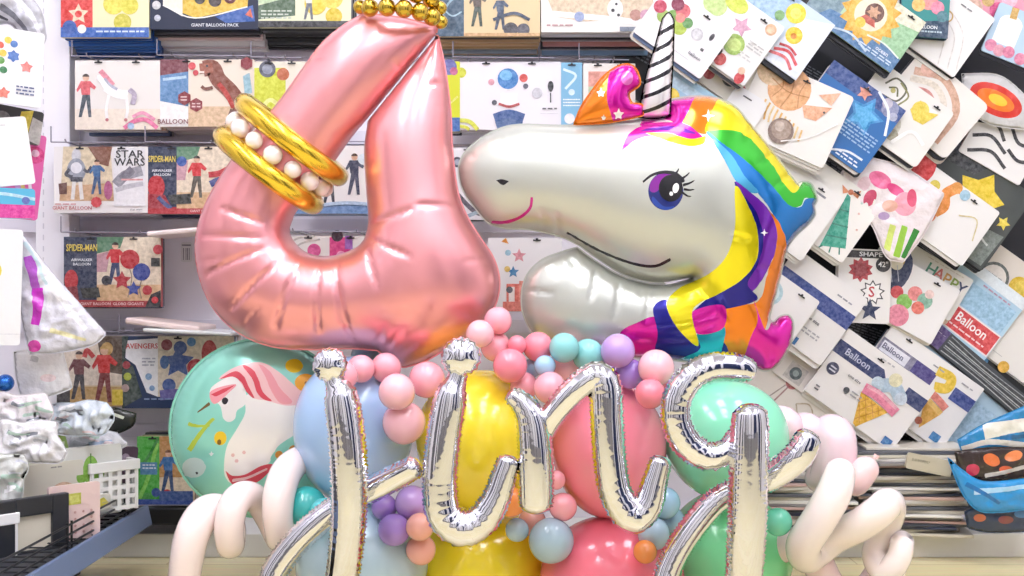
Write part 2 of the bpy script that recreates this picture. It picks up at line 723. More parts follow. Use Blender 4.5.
struct('reflection_strip_1', (X0 + 0.04, 1.1, 1.4), (0.08, 0.7, 2.8), mat('#5c5b64', 0.5, kind='paint'))  # this and the strips below are unseen, added to streak the foil reflections
struct('reflection_strip_2', (-0.55, YF + 0.05, 1.4), (0.22, 0.1, 2.8), mat('#6a6972', 0.5, kind='paint'))
struct('reflection_strip_3', (X1 - 0.05, 1.7, 1.4), (0.1, 0.25, 2.8), BLACK)
struct('reflection_strip_4', (X0 + 0.04, -0.1, 1.4), (0.08, 0.4, 2.8), BLACK)
struct('reflection_strip_5', (-1.7, YF + 0.05, 1.4), (0.5, 0.1, 2.8), mat('#77767e', 0.5, kind='paint'))
struct('reflection_strip_6', (0.42, YF + 0.04, 1.4), (0.12, 0.08, 2.8), BLACK)
struct('reflection_strip_7', (0.1, YF + 0.04, 0.15), (5.2, 0.08, 0.3), mat('#8d8b90', 0.5, kind='paint'))
struct('reflection_strip_8', (-1.1, YF + 0.04, 1.4), (0.1, 0.08, 2.8), BLACK)


def emis(hexc, s):
    m = bpy.data.materials.new('lamp_diffuser')
    m.use_nodes = True
    nt = m.node_tree
    b = nt.nodes['Principled BSDF']
    b.inputs['Base Color'].default_value = (0.9, 0.9, 0.9, 1)
    b.inputs['Emission Color'].default_value = lin(hexc)
    b.inputs['Emission Strength'].default_value = s
    return m


EM = emis('#f6f7ff', 11.5)
k = 0
for y in (-0.25, 0.9, 2.2):
    for x in (-1.55, 0.1, 1.65):
        t = empty('ceiling_light', (x, y, ZC))
        tag(t, 'white ceiling light panel over the shop floor', 'light', 'ceiling light panels')
        boxobj('frame', (0, 0, -0.015), (0.66, 1.0, 0.03), WHITE, t)
        boxobj('diffuser', (0, 0, -0.034), (0.6, 0.94, 0.008), EM, t)

# ------------------------------------------------------------------ display rack on the back wall
YW = 3.86
rack = empty('display_rack', (0, YW, 0))
tag(rack, 'long white display rack covering the back wall behind the balloons', 'rack')
boxobj('back_panel', (0.3, 0.0, 1.2), (4.6, 0.03, 2.36), LAV, rack)
boxobj('gap_shade_panel', (1.66, -0.0175, 1.24), (1.88, 0.005, 2.26), mat('#24252b', 0.6, kind='panel_paint'), rack)  # dark sheet added to put shade into the gaps between tilted packets
bm = bmesh.new()
box(bm, (0.3, -0.14, 0.039), (4.6, 0.26, 0.078), 0.004)
kp = obj('base_deck', bm, rack, None, None, [mat('#e3e1dc', 0.45, kind='paint')])
RAILC = mat('#e4e0ea', 0.45, kind='paint')
for py in (-70, 52, 138, 226, 326, 430):
    z = H - (py - 288) * 3.84 / F
    boxobj('rail', (-0.65, -0.026, z), (2.7, 0.022, 0.045), RAILC, rack)


def hookbar(x, y, w, Yf):
    """bent wire hook holding a box: two arms from the wall, a cross wire over the box top and a price drop on the corner"""
    bm = bmesh.new()
    o = Vector((0, YW, 0))
    a, b = W(x - 4, y - 5, Yf) - o, W(x + w - 6, y - 4, Yf) - o
    rod(bm, a, b, 0.0022)
    rod(bm, a, a + Vector((0, 0, 0.052)), 0.0022)
    for p in (a + Vector((0.05, 0, 0.0)), b - Vector((0.05, 0, 0))):
        rod(bm, p, Vector((p.x, -0.02, p.z + 0.0)), 0.0025)
        rod(bm, p, p + Vector((0, -0.01, 0.008)), 0.0022)
    obj('hook', bm, rack, None, None, [mat('#8d8996', 0.4, metal=0.3, kind='wire')])


up = empty('upright_post', W(58, 288, 3.74) - Vector((0, 0, H)))
tag(up, 'white upright post at the corner where the two racks meet', 'post')
boxobj('post', (0, 0, 1.2), (0.115, 0.09, 2.4), mat('#f2f0f5', 0.45, kind='paint'), up, 0.004)
boxobj('foot', (0, 0, 0.03), (0.12, 0.12, 0.06), mat('#c9c6cf', 0.45, kind='paint'), up, 0.004)
bm = bmesh.new()
for i in range(60):
    box(bm, (-0.03, -0.0455, 0.1 + i * 0.038), (0.004, 0.002, 0.018))
obj('slot_strip', bm, up, None, None, [mat('#d3d0d8', 0.5, kind='paint')])

# ------------------------------------------------------------------ packets
TEXTS = []
DARKHOLE = mat('#1c1b20', 0.6, kind='hole')


def build_picture(name, w, h, t, ops, parent):
    """flat printed artwork lying on the front of a packet; x, y run 0..1 from the top left corner"""
    bm = bmesh.new()
    mats, idx = [], {}
    texts = []

    def mi(c):
        if c not in idx:
            idx[c] = len(mats)
            mats.append(prn(c))
        return idx[c]
    lay = [0]

    def face(pts, c):
        lay[0] += 1
        y = -t / 2 - 0.0004 - 0.00015 * lay[0]
        vs = [bm.verts.new(((p[0] - 0.5) * w, y, (0.5 - p[1]) * h)) for p in pts]
        try:
            f = bm.faces.new(vs)
        except ValueError:
            return
        f.normal_update()
        if f.normal.y > 0:
            f.normal_flip()
        f.material_index = mi(c)
    ar = w / h
    for op in ops:
        o = op[0]
        if o == 'r':
            _, x0, y0, x1, y1, c = op
            face([(x0, y0), (x1, y0), (x1, y1), (x0, y1)], c)
        elif o == 'e':
            _, cx, cy, r, ry, c = op
            ry = r if ry is None else ry
            face([(cx + r * math.cos(a), cy + ry * ar * math.sin(a)) for a in [2 * PI * q / 20 for q in range(20)]], c)
        elif o == 'p':
            face(op[1], op[2])
        elif o == 'l':
            _, pts, wd_, c = op
            q = np.array(catmull(pts, False, 5)) if len(pts) > 2 else np.array(pts, float)
            q = q * np.array([1, 1 / ar])
            tt = np.gradient(q, axis=0)
            tt /= np.linalg.norm(tt, axis=1)[:, None] + 1e-9
            nn = np.column_stack([-tt[:, 1], tt[:, 0]]) * wd_ / 2
            a, b = (q + nn) * np.array([1, ar]), (q - nn) * np.array([1, ar])
            for i in range(len(q) - 1):
                lay[0] -= 1 if i else 0
                face([a[i], a[i + 1], b[i + 1], b[i]], c)
        elif o == 's':
            _, cx, cy, r, n, inn, c = op
            face([(cx + (r if i % 2 == 0 else r * inn) * math.cos(-PI / 2 + PI * i / n),
                   cy + (r if i % 2 == 0 else r * inn) * ar * math.sin(-PI / 2 + PI * i / n)) for i in range(2 * n)], c)
        elif o == 'man':
            _, cx, cy, hh, shirt, pants, hair = op
            s = hh
            sx = s / ar
            face([(cx - 0.07 * sx, cy + 0.42 * s), (cx + 0.09 * sx, cy + 0.42 * s), (cx + 0.13 * sx, cy + s), (cx + 0.06 * sx, cy + s), (cx + 0.01 * sx, cy + 0.6 * s), (cx - 0.1 * sx, cy + s), (cx - 0.17 * sx, cy + s)], pants)
            face([(cx - 0.12 * sx, cy + 0.16 * s), (cx + 0.1 * sx, cy + 0.16 * s), (cx + 0.24 * sx, cy + 0.3 * s), (cx + 0.2 * sx, cy + 0.36 * s), (cx + 0.1 * sx, cy + 0.3 * s), (cx + 0.1 * sx, cy + 0.48 * s), (cx - 0.1 * sx, cy + 0.48 * s), (cx - 0.12 * sx, cy + 0.32 * s), (cx - 0.2 * sx, cy + 0.42 * s), (cx - 0.22 * sx, cy + 0.36 * s)], shirt)
            face([(cx + 0.075 * sx * math.cos(a), cy + 0.085 * s + 0.08 * s * math.sin(a)) for a in [2 * PI * q / 14 for q in range(14)]], '#e0b496')
            face([(cx + 0.08 * sx * math.cos(a), cy + 0.06 * s - 0.07 * s * math.sin(a)) for a in [PI * q / 8 for q in range(9)]], hair)
        elif o == 'tx':
            _, x0, y0, x1, n, c = op          # rows of fine print too small to read, as thin bars
            for q in range(n):
                yy = y0 + q * 0.045
                xx = x0
                rr = random.Random(int(x0 * 997) + q)
                while xx < x1 - 0.02:
                    e = min(x1, xx + 0.03 + 0.05 * rr.random())
                    lay[0] -= 1 if xx > x0 else 0
                    face([(xx, yy), (e, yy), (e, yy + 0.02), (xx, yy + 0.02)], c)
                    xx = e + 0.015
        elif o == 't':
            texts.append(op)
    if mats:
        obj(name, bm, parent, None, None, mats)
    else:
        bm.free()
    for _, x, y, size, s, c, *rest in texts:
        cu = bpy.data.curves.new('lettering', 'FONT')
        cu.body = s
        cu.size = size * h
        cu.align_x = 'CENTER'
        cu.align_y = 'CENTER'
        cu.extrude = 0.0003
        cu.offset = 0.012 * size * h
        cu.resolution_u = 2
        cu.materials.append(prn(c))
        o = bpy.data.objects.new('lettering', cu)
        COL.objects.link(o)
        TEXTS.append(o)
        o.parent = parent
        o.location = ((x - 0.5) * w, -t / 2 - 0.0008 - 0.00015 * (lay[0] + 1), (0.5 - y) * h)
        o.rotation_euler = (PI / 2, 0, rest[0] if rest else 0)
        if len(rest) > 1:
            o.scale = (rest[1], 1, 1)


def cardmesh(w, h, t, r, m, name='packet'):
    bm = bmesh.new()
    pts = []
    r = min(r, w * 0.2, h * 0.2)
    for cx, cz, a0 in ((w / 2 - r, h / 2 - r, 0), (-w / 2 + r, h / 2 - r, PI / 2), (-w / 2 + r, -h / 2 + r, PI), (w / 2 - r, -h / 2 + r, 1.5 * PI)):
        for q in range(4):
            a = a0 + PI / 2 * q / 3
            pts.append((cx + r * math.cos(a), cz + r * math.sin(a)))
    f0 = [bm.verts.new((x, -t / 2, z)) for x, z in pts]
    f1 = [bm.verts.new((x, t / 2, z)) for x, z in pts]
    bm.faces.new(f0)
    bm.faces.new(f1[::-1])
    n = len(pts)
    for i in range(n):
        bm.faces.new((f0[(i + 1) % n], f0[i], f1[i], f1[(i + 1) % n]))
    bmesh.ops.recalc_face_normals(bm, faces=bm.faces)
    me = bpy.data.meshes.new(name)
    bm.to_mesh(me)
    bm.free()
    me.materials.append(m)
    return me


BACKC = ['#e9e7e2', '#d7d4cf', '#5a6f92', '#e6dfd2', '#3a3d46', '#c4bfc2', '#d9c3b0', '#f1eff0']


def dim(hexc, k=0.955):
    """plain card stock is a little off pure white"""
    return '#' + ''.join('%02x' % int(int(hexc[i:i + 2], 16) * k) for i in (1, 3, 5))


def card(name, label, cat, tl, w, h, ang, Y, color, ops=(), t=0.006, r=0.008, group=None, holes=((0.5, 0.07),), back=0, short=None,
         yaw=0.0, gap=0.009, bc=None, bshift=2.0, drop=0.0, rough=0.42, jit=True):
    """A hanging packet. tl = photo pixel of its top left corner, w, h in photo pixels, ang = clockwise tilt in degrees."""
    a = math.radians(ang)
    s = Y / F
    color = dim(color)
    cpx = (tl[0] + w / 2 * math.cos(a) - h / 2 * math.sin(a), tl[1] + w / 2 * math.sin(a) + h / 2 * math.cos(a))
    c = W(cpx[0], cpx[1], Y)
    rr = random.Random(str(label))
    tilt = (rr.uniform(-1, 1) * 0.012 if jit else 0)
    # yaw about the vertical, then tilt in the plane of the wall
    R = Matrix.Rotation(math.radians(yaw), 3, 'Z') @ Matrix.Rotation(a, 3, 'Y') @ Matrix.Rotation(tilt, 3, 'X')
    root = obj(name, cardmesh(w * s, h * s, t, r, mat(color, rough, 0, 0.4, 0.5, 0.1, 22, 'card'), name), None, c, R.to_euler())
    tag(root, label, cat, group)
    if ops:
        build_picture('printed_picture', w * s, h * s, t, list(ops), root)
    if holes:
        for hx, hy in holes:
            bm = bmesh.new()
            ww = 0.013
            x, z = (hx - 0.5) * w * s, (0.5 - hy) * h * s
            y = -t / 2 - 0.0004 - 0.004
            pts = [(-ww, 0.002), (-ww, -0.003), (ww, -0.003), (ww, 0.002), (0.004, 0.002), (0.003, 0.007), (-0.003, 0.007), (-0.004, 0.002)]
            f = bm.faces.new([bm.verts.new((x + p, -t / 2 - 0.0042, z + q)) for p, q in pts])
            f.normal_update()
            if f.normal.y > 0:
                f.normal_flip()
            obj('hang_slot', bm, root, None, None, [DARKHOLE])
    if back:
        bl = f'packet hanging in the stack behind the {short}'
        grp = f'packets behind the {short}' if back > 1 else None
        meshes = {}
        for q in range(back):
            cc = (bc or BACKC)[rr.randrange(len(bc or BACKC))]
            if cc not in meshes:
                meshes[cc] = cardmesh(w * s * 0.985, h * s * 0.985, min(t, gap * 0.7), r, mat(cc, 0.35, 0, 0.3, kind='card'), name)
            dn = (1.6 * (q + 1) + rr.uniform(0, 2)) if ang > 20 else drop * (q + 1)
            d = Vector((rr.uniform(-1, 1) * bshift * s - math.sin(a) * dn * s, gap * (q + 1) + (t - min(t, gap * 0.7)) / 2, rr.uniform(-1, 0.6) * bshift * s - math.cos(a) * dn * s))
            o = obj(name, meshes[cc], None, c + d, R.to_euler())
            tag(o, bl, cat, grp)
    return root

# ------------------------------------------------------------------ boxes in straight rows (middle of the back rack)
def rowbox(label, short, x, y, w, h, color, ops, back=7, ang=0, Y=3.63, cat='box', holes=((0.28, 0.03), (0.72, 0.03)), name='balloon_box', t=0.018, bc=None, hook=True, gap=0.0225):
    card(name, label, cat, (x, y), w, h, ang, Y, color, ops, t=t, r=0.003, holes=holes, back=back, short=short, gap=gap, bc=bc, jit=False, drop=1.6 if y < 0 else 0.0)
    if hook:
        hookbar(x, y, w, Y - 0.012)


SKIN = '#e0b496'
rowbox('red and yellow box with a blue base, top row beside the white post', 'red and yellow box', 62, -45, 88, 83, '#f1ecc0',
       [('r', 0, 0, 0.36, 1, '#e2372f'), ('s', 0.2, 0.72, 0.12, 5, 0.5, '#f2d9b8'), ('e', 0.2, 0.72, 0.04, None, '#e2372f'), ('e', 0.6, 0.6, 0.12, None, '#f2e55a'), ('e', 0.78, 0.62, 0.1, None, '#e8de4a'),
        ('e', 0.7, 0.82, 0.1, None, '#d8d04a'), ('r', 0, 0.88, 1, 1, '#2a62b8'), ('e', 0.1, 0.88, 0.08, None, '#2456a8'), ('e', 0.24, 0.9, 0.05, None, '#f3efe4'), ('tx', 0.4, 0.92, 0.95, 1, '#cfe0f4')], bc=['#2b5fb2', '#3d74c4', '#244f98'])
rowbox('dark navy box with a tilted yellow picture panel and white caption, top row', 'navy picture box', 151, -50, 108, 80, '#16233f',
       [('p', [(0.12, 0.0), (0.94, 0.0), (0.9, 0.72), (0.42, 0.86), (0.12, 0.7)], '#e9c23e'), ('p', [(0.12, 0), (0.3, 0), (0.3, 0.84), (0.12, 0.7)], '#efe9d8'), ('p', [(0.6, 0.84), (0.95, 0.7), (0.97, 0.9), (0.7, 0.92)], '#2d5fae'),
        ('e', 0.46, 0.62, 0.05, None, '#2a2724'), ('e', 0.6, 0.64, 0.06, None, '#3a2c2c'), ('e', 0.74, 0.6, 0.06, None, '#6a2630'), ('e', 0.74, 0.6, 0.03, None, '#d8d0c8'), ('l', [(0.46, 0.55), (0.6, 0.5), (0.74, 0.55)], 0.03, '#1e1c1c'),
        ('l', [(0.12, 0.7), (0.42, 0.86), (0.9, 0.72)], 0.012, '#f4f2ea'), ('e', 0.06, 0.7, 0.04, None, '#d8d8d8'), ('e', 0.07, 0.86, 0.03, None, '#c8ccd8'), ('t', 0.6, 0.95, 0.055, 'GIANT BALLOON PACK', '#e8ecf2'), ('p', [(0.88, 0.82), (0.93, 0.74), (0.95, 0.86)], '#d96a4c')],
       bc=['#f0eeee', '#e9d6d4', '#2b2d36', '#f4f3f3', '#d8c2c0'])
rowbox('pale green and yellow box half hidden by the gold beads, top row', 'pale green box', 259, -50, 92, 78, '#eef0cc',
       [('r', 0, 0, 0.4, 0.7, '#c9dfb4'), ('p', [(0, 0.72), (0.4, 0.6), (0.4, 0.85), (0, 0.9)], '#4e6a4c'), ('tx', 0.03, 0.78, 0.36, 3, '#cfd8c8'), ('e', 0.62, 0.7, 0.12, None, '#f2d636'), ('e', 0.8, 0.62, 0.12, None, '#f5dd52'), ('man', 0.55, 0.5, 0.4, '#e9e4da', '#6a6f78', '#6b4a33'),
        ('e', 0.82, 0.86, 0.09, None, '#e6c928'), ('r', 0, 0.92, 1, 1, '#1f2226')], bc=['#22252a', '#2d3133', '#3a3e40', '#1e2022'])
rowbox('box with a dark photo strip and beige picture of standing figures, top row', 'beige picture box', 436, -45, 104, 82, '#e6cfa0',
       [('r', 0, 0, 0.27, 1, '#3c5a70'), ('l', [(0.02, 0.9), (0.12, 0.6), (0.25, 0.5)], 0.02, '#8fb3c4'), ('l', [(0.03, 0.6), (0.15, 0.75), (0.25, 0.7)], 0.015, '#a9c8d4'), ('e', 0.14, 0.85, 0.06, None, '#27475c'),
        ('man', 0.4, 0.42, 0.46, '#5a4c42', '#3b4a3d', '#3a2c22'), ('man', 0.62, 0.5, 0.42, '#465872', '#3a4a64', '#2e2620'), ('e', 0.72, 0.92, 0.07, None, '#3c3c44'), ('e', 0.84, 0.92, 0.06, None, '#4a4a54'), ('l', [(0.55, 0.8), (0.75, 0.72), (0.9, 0.8)], 0.03, '#31435c'), ('r', 0.27, 0.96, 1, 1, '#d8b07a')],
       bc=['#1d1f24', '#8fa0ad', '#d6b98c', '#2a2d33', '#c8a878'])
rowbox('white box with a spotted dog picture and pink toys, top row', 'spotted dog box', 541, -45, 112, 78, '#f3efe8',
       [('p', [(0, 0.35), (0.6, 0.3), (1, 0.45), (1, 0.82), (0.4, 0.86), (0.12, 0.8)], '#e7cfae'), ('r', 0, 0, 1, 0.55, '#e9e6df'), ('l', [(0.1, 0.76), (0.4, 0.8), (0.7, 0.84), (0.98, 0.9)], 0.05, '#faf8f4'), ('e', 0.66, 0.7, 0.07, 0.09, '#f4f2ee'), ('e', 0.66, 0.52, 0.06, None, '#f4f2ee'), ('e', 0.61, 0.53, 0.02, 0.04, '#2b2a2e'), ('e', 0.71, 0.53, 0.02, 0.04, '#2b2a2e'),
        ('e', 0.64, 0.72, 0.016, None, '#2b2a2e'), ('e', 0.69, 0.78, 0.014, None, '#2b2a2e'), ('e', 0.67, 0.64, 0.012, None, '#2b2a2e'), ('e', 0.34, 0.8, 0.045, None, '#9aa9cf'), ('e', 0.84, 0.78, 0.05, None, '#c78f7e'), ('e', 0.93, 0.78, 0.05, None, '#d7a0b6'), ('e', 0.85, 0.5, 0.04, None, '#5a5560'), ('tx', 0.05, 0.9, 0.3, 1, '#c89a9a'), ('r', 0.7, 0.93, 0.95, 0.99, '#77808f')],
       bc=['#e4e9ef', '#c98d86', '#8fb2d4', '#2a2b30', '#e9e4e0'])
rowbox('white box showing a child in red beside a white toy horse, second row', 'white toy horse box', 76, 61, 85, 69, '#f1ece6',
       [('r', 0, 0.7, 1, 1, '#efe2d2'), ('man', 0.13, 0.2, 0.62, '#e5646c', '#46525e', '#3a261e'), ('l', [(0.36, 0.38), (0.5, 0.48), (0.62, 0.5)], 0.11, '#fdfcfb'), ('l', [(0.3, 0.2), (0.34, 0.3), (0.4, 0.42)], 0.09, '#fdfcfb'), ('l', [(0.26, 0.28), (0.32, 0.22)], 0.05, '#f8f4f2'), ('l', [(0.4, 0.5), (0.37, 0.7), (0.38, 0.84)], 0.035, '#f8f5f2'), ('l', [(0.6, 0.5), (0.62, 0.7), (0.6, 0.84)], 0.035, '#f8f5f2'),
        ('l', [(0.3, 0.15), (0.38, 0.26), (0.45, 0.36)], 0.06, '#f09aa8'), ('l', [(0.35, 0.26), (0.42, 0.36), (0.5, 0.42)], 0.03, '#b9bccf'), ('l', [(0.64, 0.42), (0.7, 0.5), (0.68, 0.64)], 0.06, '#c2b6c9'), ('e', 0.38, 0.86, 0.02, None, '#c8797a'), ('e', 0.6, 0.86, 0.02, None, '#c8797a'),
        ('l', [(0.58, 0.98), (0.7, 0.88), (0.84, 0.86), (0.97, 0.98)], 0.05, '#f07fa8'), ('l', [(0.68, 0.82), (0.8, 0.76), (0.94, 0.86)], 0.04, '#f3a0bd'), ('e', 0.66, 0.95, 0.04, None, '#a9c4e2')])
rowbox('box with a brown toy dinosaur picture and two red badges, second row', 'dinosaur picture box', 161, 60, 94, 67, '#f1e4d2',
       [('r', 0, 0, 0.3, 1, '#f2efec'), ('p', [(0, 0.12), (0.3, 0.05), (0.3, 0.7), (0.0, 0.62)], '#5f8fc0'), ('p', [(0, 0), (0.3, 0), (0.3, 0.18), (0, 0.24)], '#7c3a46'), ('l', [(0.03, 0.3), (0.28, 0.26)], 0.03, '#b9d6ec'), ('r', 0.3, 0.7, 1, 1, '#e2c29c'),
        ('l', [(0.46, 0.14), (0.56, 0.13), (0.62, 0.3), (0.76, 0.5), (0.86, 0.75), (0.8, 0.98)], 0.17, '#8a4a34'), ('l', [(0.42, 0.14), (0.56, 0.12)], 0.11, '#a0563a'), ('l', [(0.62, 0.36), (0.7, 0.5), (0.78, 0.72)], 0.05, '#c23b2e'), ('l', [(0.56, 0.42), (0.48, 0.44), (0.44, 0.4)], 0.035, '#7e4733'), ('e', 0.5, 0.1, 0.014, None, '#1e1712'), ('l', [(0.38, 0.19), (0.47, 0.19)], 0.02, '#f1e3d6'), ('l', [(0.78, 0.75), (0.72, 0.98)], 0.07, '#6d4434'),
        ('e', 0.34, 0.1, 0.04, None, '#d8444c'), ('e', 0.38, 0.2, 0.03, None, '#d8444c'), ('p', [(0.88, 0.25), (0.95, 0.2), (0.98, 0.5), (0.9, 0.52)], '#9cc3cf'), ('s', 0.26, 0.58, 0.075, 6, 0.87, '#8f2a34'), ('s', 0.385, 0.68, 0.075, 6, 0.87, '#8f2a34'), ('s', 0.92, 0.06, 0.07, 6, 0.87, '#8f2a34'), ('tx', 0.22, 0.55, 0.31, 2, '#e8c9c4'), ('tx', 0.34, 0.65, 0.43, 2, '#e8c9c4'), ('t', 0.14, 0.93, 0.1, 'BALLOON', '#8c4a50')],
       bc=['#f2eff0', '#d9c8c4', '#e8e2e0', '#bfb6b8'])
rowbox('lime yellow packet beside the pink number balloon, second row', 'lime yellow packet', 255, 62, 52, 64, '#efe9d6', [('r', 0, 0.1, 0.6, 1, '#d7de33'), ('e', 0.25, 0.12, 0.16, None, '#5b6070'), ('e', 0.25, 0.12, 0.1, None, '#98a0b0'), ('e', 0.55, 0.2, 0.12, None, '#c46a3c'), ('l', [(0.1, 0.8), (0.3, 0.6), (0.55, 0.75)], 0.08, '#f4f59a')], back=4)
rowbox('lime and blue packet by the inner edge of the number balloon, second row', 'lime and blue packet', 440, 62, 20, 70, '#d9e02c', [('r', 0, 0.8, 1, 1, '#2f6db5'), ('e', 0.45, 0.08, 0.4, None, '#6b6fb0'), ('e', 0.7, 0.14, 0.2, None, '#c05a86'), ('l', [(0.1, 0.7), (0.9, 0.5)], 0.1, '#eef27a')], back=3, holes=(), hook=False)
rowbox('white card with an astronaut balloon and lime balloons, above the unicorn muzzle', 'astronaut balloon card', 457, 62, 104, 68, '#f2f0f3',
       [('e', 0.04, 0.16, 0.05, None, '#dbe03a'), ('e', 0.49, 0.25, 0.12, None, '#e9e7ea'), ('e', 0.49, 0.25, 0.1, None, '#2f7fc4'), ('e', 0.47, 0.2, 0.06, 0.05, '#6db6e4'), ('e', 0.64, 0.24, 0.04, None, '#e0574c'), ('e', 0.33, 0.3, 0.03, None, '#e6a3ae'), ('r', 0.42, 0.46, 0.58, 0.66, '#f6f5f6'), ('l', [(0.4, 0.62), (0.5, 0.66), (0.6, 0.62)], 0.025, '#c0504e'), ('e', 0.36, 0.6, 0.025, None, '#4b4c58'), ('e', 0.66, 0.36, 0.025, None, '#4b4c58'),
        ('l', [(0.36, 0.84), (0.5, 0.78), (0.64, 0.84)], 0.1, '#3a5f9c'), ('l', [(0.38, 0.95), (0.5, 0.9), (0.62, 0.95)], 0.09, '#48699c'), ('e', 0.77, 0.46, 0.05, None, '#d4d3d8'), ('e', 0.9, 0.36, 0.028, 0.05, '#2b2b31'), ('r', 0.893, 0.46, 0.905, 0.6, '#2b2b31'), ('l', [(0.0, 0.86), (0.12, 0.88), (0.2, 1.0)], 0.04, '#dbe03a'), ('l', [(0.0, 0.94), (0.08, 0.96), (0.12, 1.0)], 0.03, '#dbe03a'), ('tx', 0.82, 0.68, 0.96, 1, '#55555e'), ('r', 0.8, 0.76, 0.97, 0.765, '#cfced3')], t=0.008, back=4, bc=['#efeef1', '#e6e4e8'])
rowbox('narrow light blue box with white printing, behind the orange unicorn ear', 'light blue box', 561, 63, 21, 66, '#84bfe0', [('l', [(0.1, 0.1), (0.7, 0.2), (0.2, 0.4)], 0.12, '#d9eef8'), ('e', 0.5, 0.45, 0.15, None, '#d9eef8'), ('tx', 0.1, 0.55, 0.9, 3, '#f2fafd'), ('e', 0.4, 0.85, 0.25, None, '#f4f4f6'), ('r', 0, 0.95, 1, 1, '#c25a5e')], t=0.016, back=3, holes=((0.5, 0.04),), hook=False)
rowbox('white and coral box behind the orange unicorn ear', 'white and coral box', 583, 64, 52, 66, '#f3ece4', [('r', 0.1, 0.12, 0.9, 0.35, '#e8a08e'), ('r', 0.1, 0.35, 0.9, 0.9, '#b7c7a0'), ('e', 0.5, 0.6, 0.2, None, '#d68d6a')], back=3)
rowbox('white box with a grey figure balloon and a child in blue, third row', 'grey figure balloon box', 55, 147, 94, 66, '#f4f1ef',
       [('p', [(0.1, 0), (0.6, 0), (0.64, 0.8), (0.07, 0.8)], '#e6d5b4'), ('p', [(0.36, 0), (0.62, 0), (0.58, 0.3), (0.48, 0.26)], '#8a5a44'), ('p', [(0.07, 0.6), (0.62, 0.55), (0.64, 0.82), (0.06, 0.82)], '#d7ae84'), ('p', [(0.05, 0.56), (0.14, 0.54), (0.14, 0.72), (0.06, 0.72)], '#6b4236'),
        ('e', 0.24, 0.14, 0.05, 0.08, '#d5d6dc'), ('e', 0.24, 0.36, 0.1, 0.13, '#9aa0ae'), ('e', 0.24, 0.32, 0.06, 0.06, '#e3e4ea'), ('l', [(0.17, 0.34), (0.13, 0.42), (0.2, 0.46)], 0.035, '#4a4e5a'), ('l', [(0.32, 0.34), (0.36, 0.38), (0.4, 0.3)], 0.03, '#4a4e5a'), ('l', [(0.22, 0.5), (0.21, 0.65), (0.2, 0.8)], 0.04, '#e5e2de'), ('l', [(0.28, 0.5), (0.29, 0.65), (0.3, 0.8)], 0.04, '#e5e2de'), ('r', 0.18, 0.46, 0.31, 0.53, '#4a4e5a'),
        ('man', 0.46, 0.2, 0.52, '#3b6fa4', '#355a88', '#59402e'), ('e', 0.58, 0.66, 0.045, 0.1, '#b45b86'), ('r', 0.64, 0.02, 0.97, 0.9, '#e9e8ea'), ('l', [(0.66, 0.58), (0.76, 0.44), (0.94, 0.36)], 0.11, '#9a9aa2'), ('l', [(0.72, 0.5), (0.84, 0.34)], 0.09, '#7a7a84'), ('l', [(0.72, 0.5), (0.95, 0.5)], 0.018, '#e4a1a0'), ('l', [(0.66, 0.66), (0.8, 0.6), (0.95, 0.56)], 0.05, '#c3c2c8'),
        ('t', 0.81, 0.12, 0.16, 'STAR', '#1d1c20', 0, 1.15), ('t', 0.81, 0.24, 0.16, 'WARS', '#1d1c20', 0, 1.05), ('s', 0.455, 0.84, 0.06, 10, 0.88, '#d8444c'), ('t', 0.2, 0.93, 0.075, 'GIANT BALLOON', '#c8696c'), ('tx', 0.02, 0.86, 0.26, 1, '#dba3a0'), ('t', 0.88, 0.95, 0.05, 'star wars', '#9a9aa0')],
       bc=['#ece9ee', '#dad6e0', '#f1eff2'])
SPID = [('r', 0.0, 0.0, 0.34, 0.9, '#172a4d'), ('r', 0.34, 0, 1, 0.9, '#ead9c0'), ('p', [(0.34, 0), (0.62, 0), (0.58, 0.16), (0.34, 0.24)], '#5d8a6a'), ('p', [(0.34, 0.25), (0.48, 0.2), (0.44, 0.5), (0.34, 0.5)], '#c99aa4'), ('r', 0.34, 0.68, 1, 0.92, '#d9b184')]
rowbox('navy and red box showing a boy in a red shirt, third row', 'boy in red shirt box', 149, 147, 84, 67, '#b3202a',
       SPID + [('e', 0.4, 0.22, 0.06, None, '#2f56a8'), ('man', 0.58, 0.14, 0.62, '#d8262c', '#514a3e', '#30221a'), ('l', [(0.72, 0.42), (0.84, 0.4), (0.94, 0.34)], 0.07, '#c22a34'), ('l', [(0.74, 0.56), (0.86, 0.5), (0.96, 0.56)], 0.08, '#3f4a8a'), ('e', 0.1, 0.6, 0.1, 0.14, '#c4242e'), ('p', [(0, 0.7), (0.2, 0.72), (0.28, 0.9), (0, 0.95)], '#a02733'), ('l', [(0.12, 0.75), (0.2, 0.85), (0.28, 0.92)], 0.05, '#33427c'), ('p', [(0.24, 0.72), (0.5, 0.7), (0.52, 0.85), (0.28, 0.86)], '#20231f'), ('r', 0, 0.92, 1, 1, '#b3202a'),
               ('t', 0.17, 0.19, 0.13, 'SPIDER-MAN', '#f0d85a', 0.03, 0.55), ('t', 0.17, 0.36, 0.055, 'AIRWALKER', '#eef2f8'), ('t', 0.17, 0.42, 0.055, 'BALLOON', '#eef2f8'), ('t', 0.66, 0.96, 0.05, 'GIANT BALLOON', '#f0c8c4')], bc=['#8e2a36', '#2a3350', '#b5a39a'])
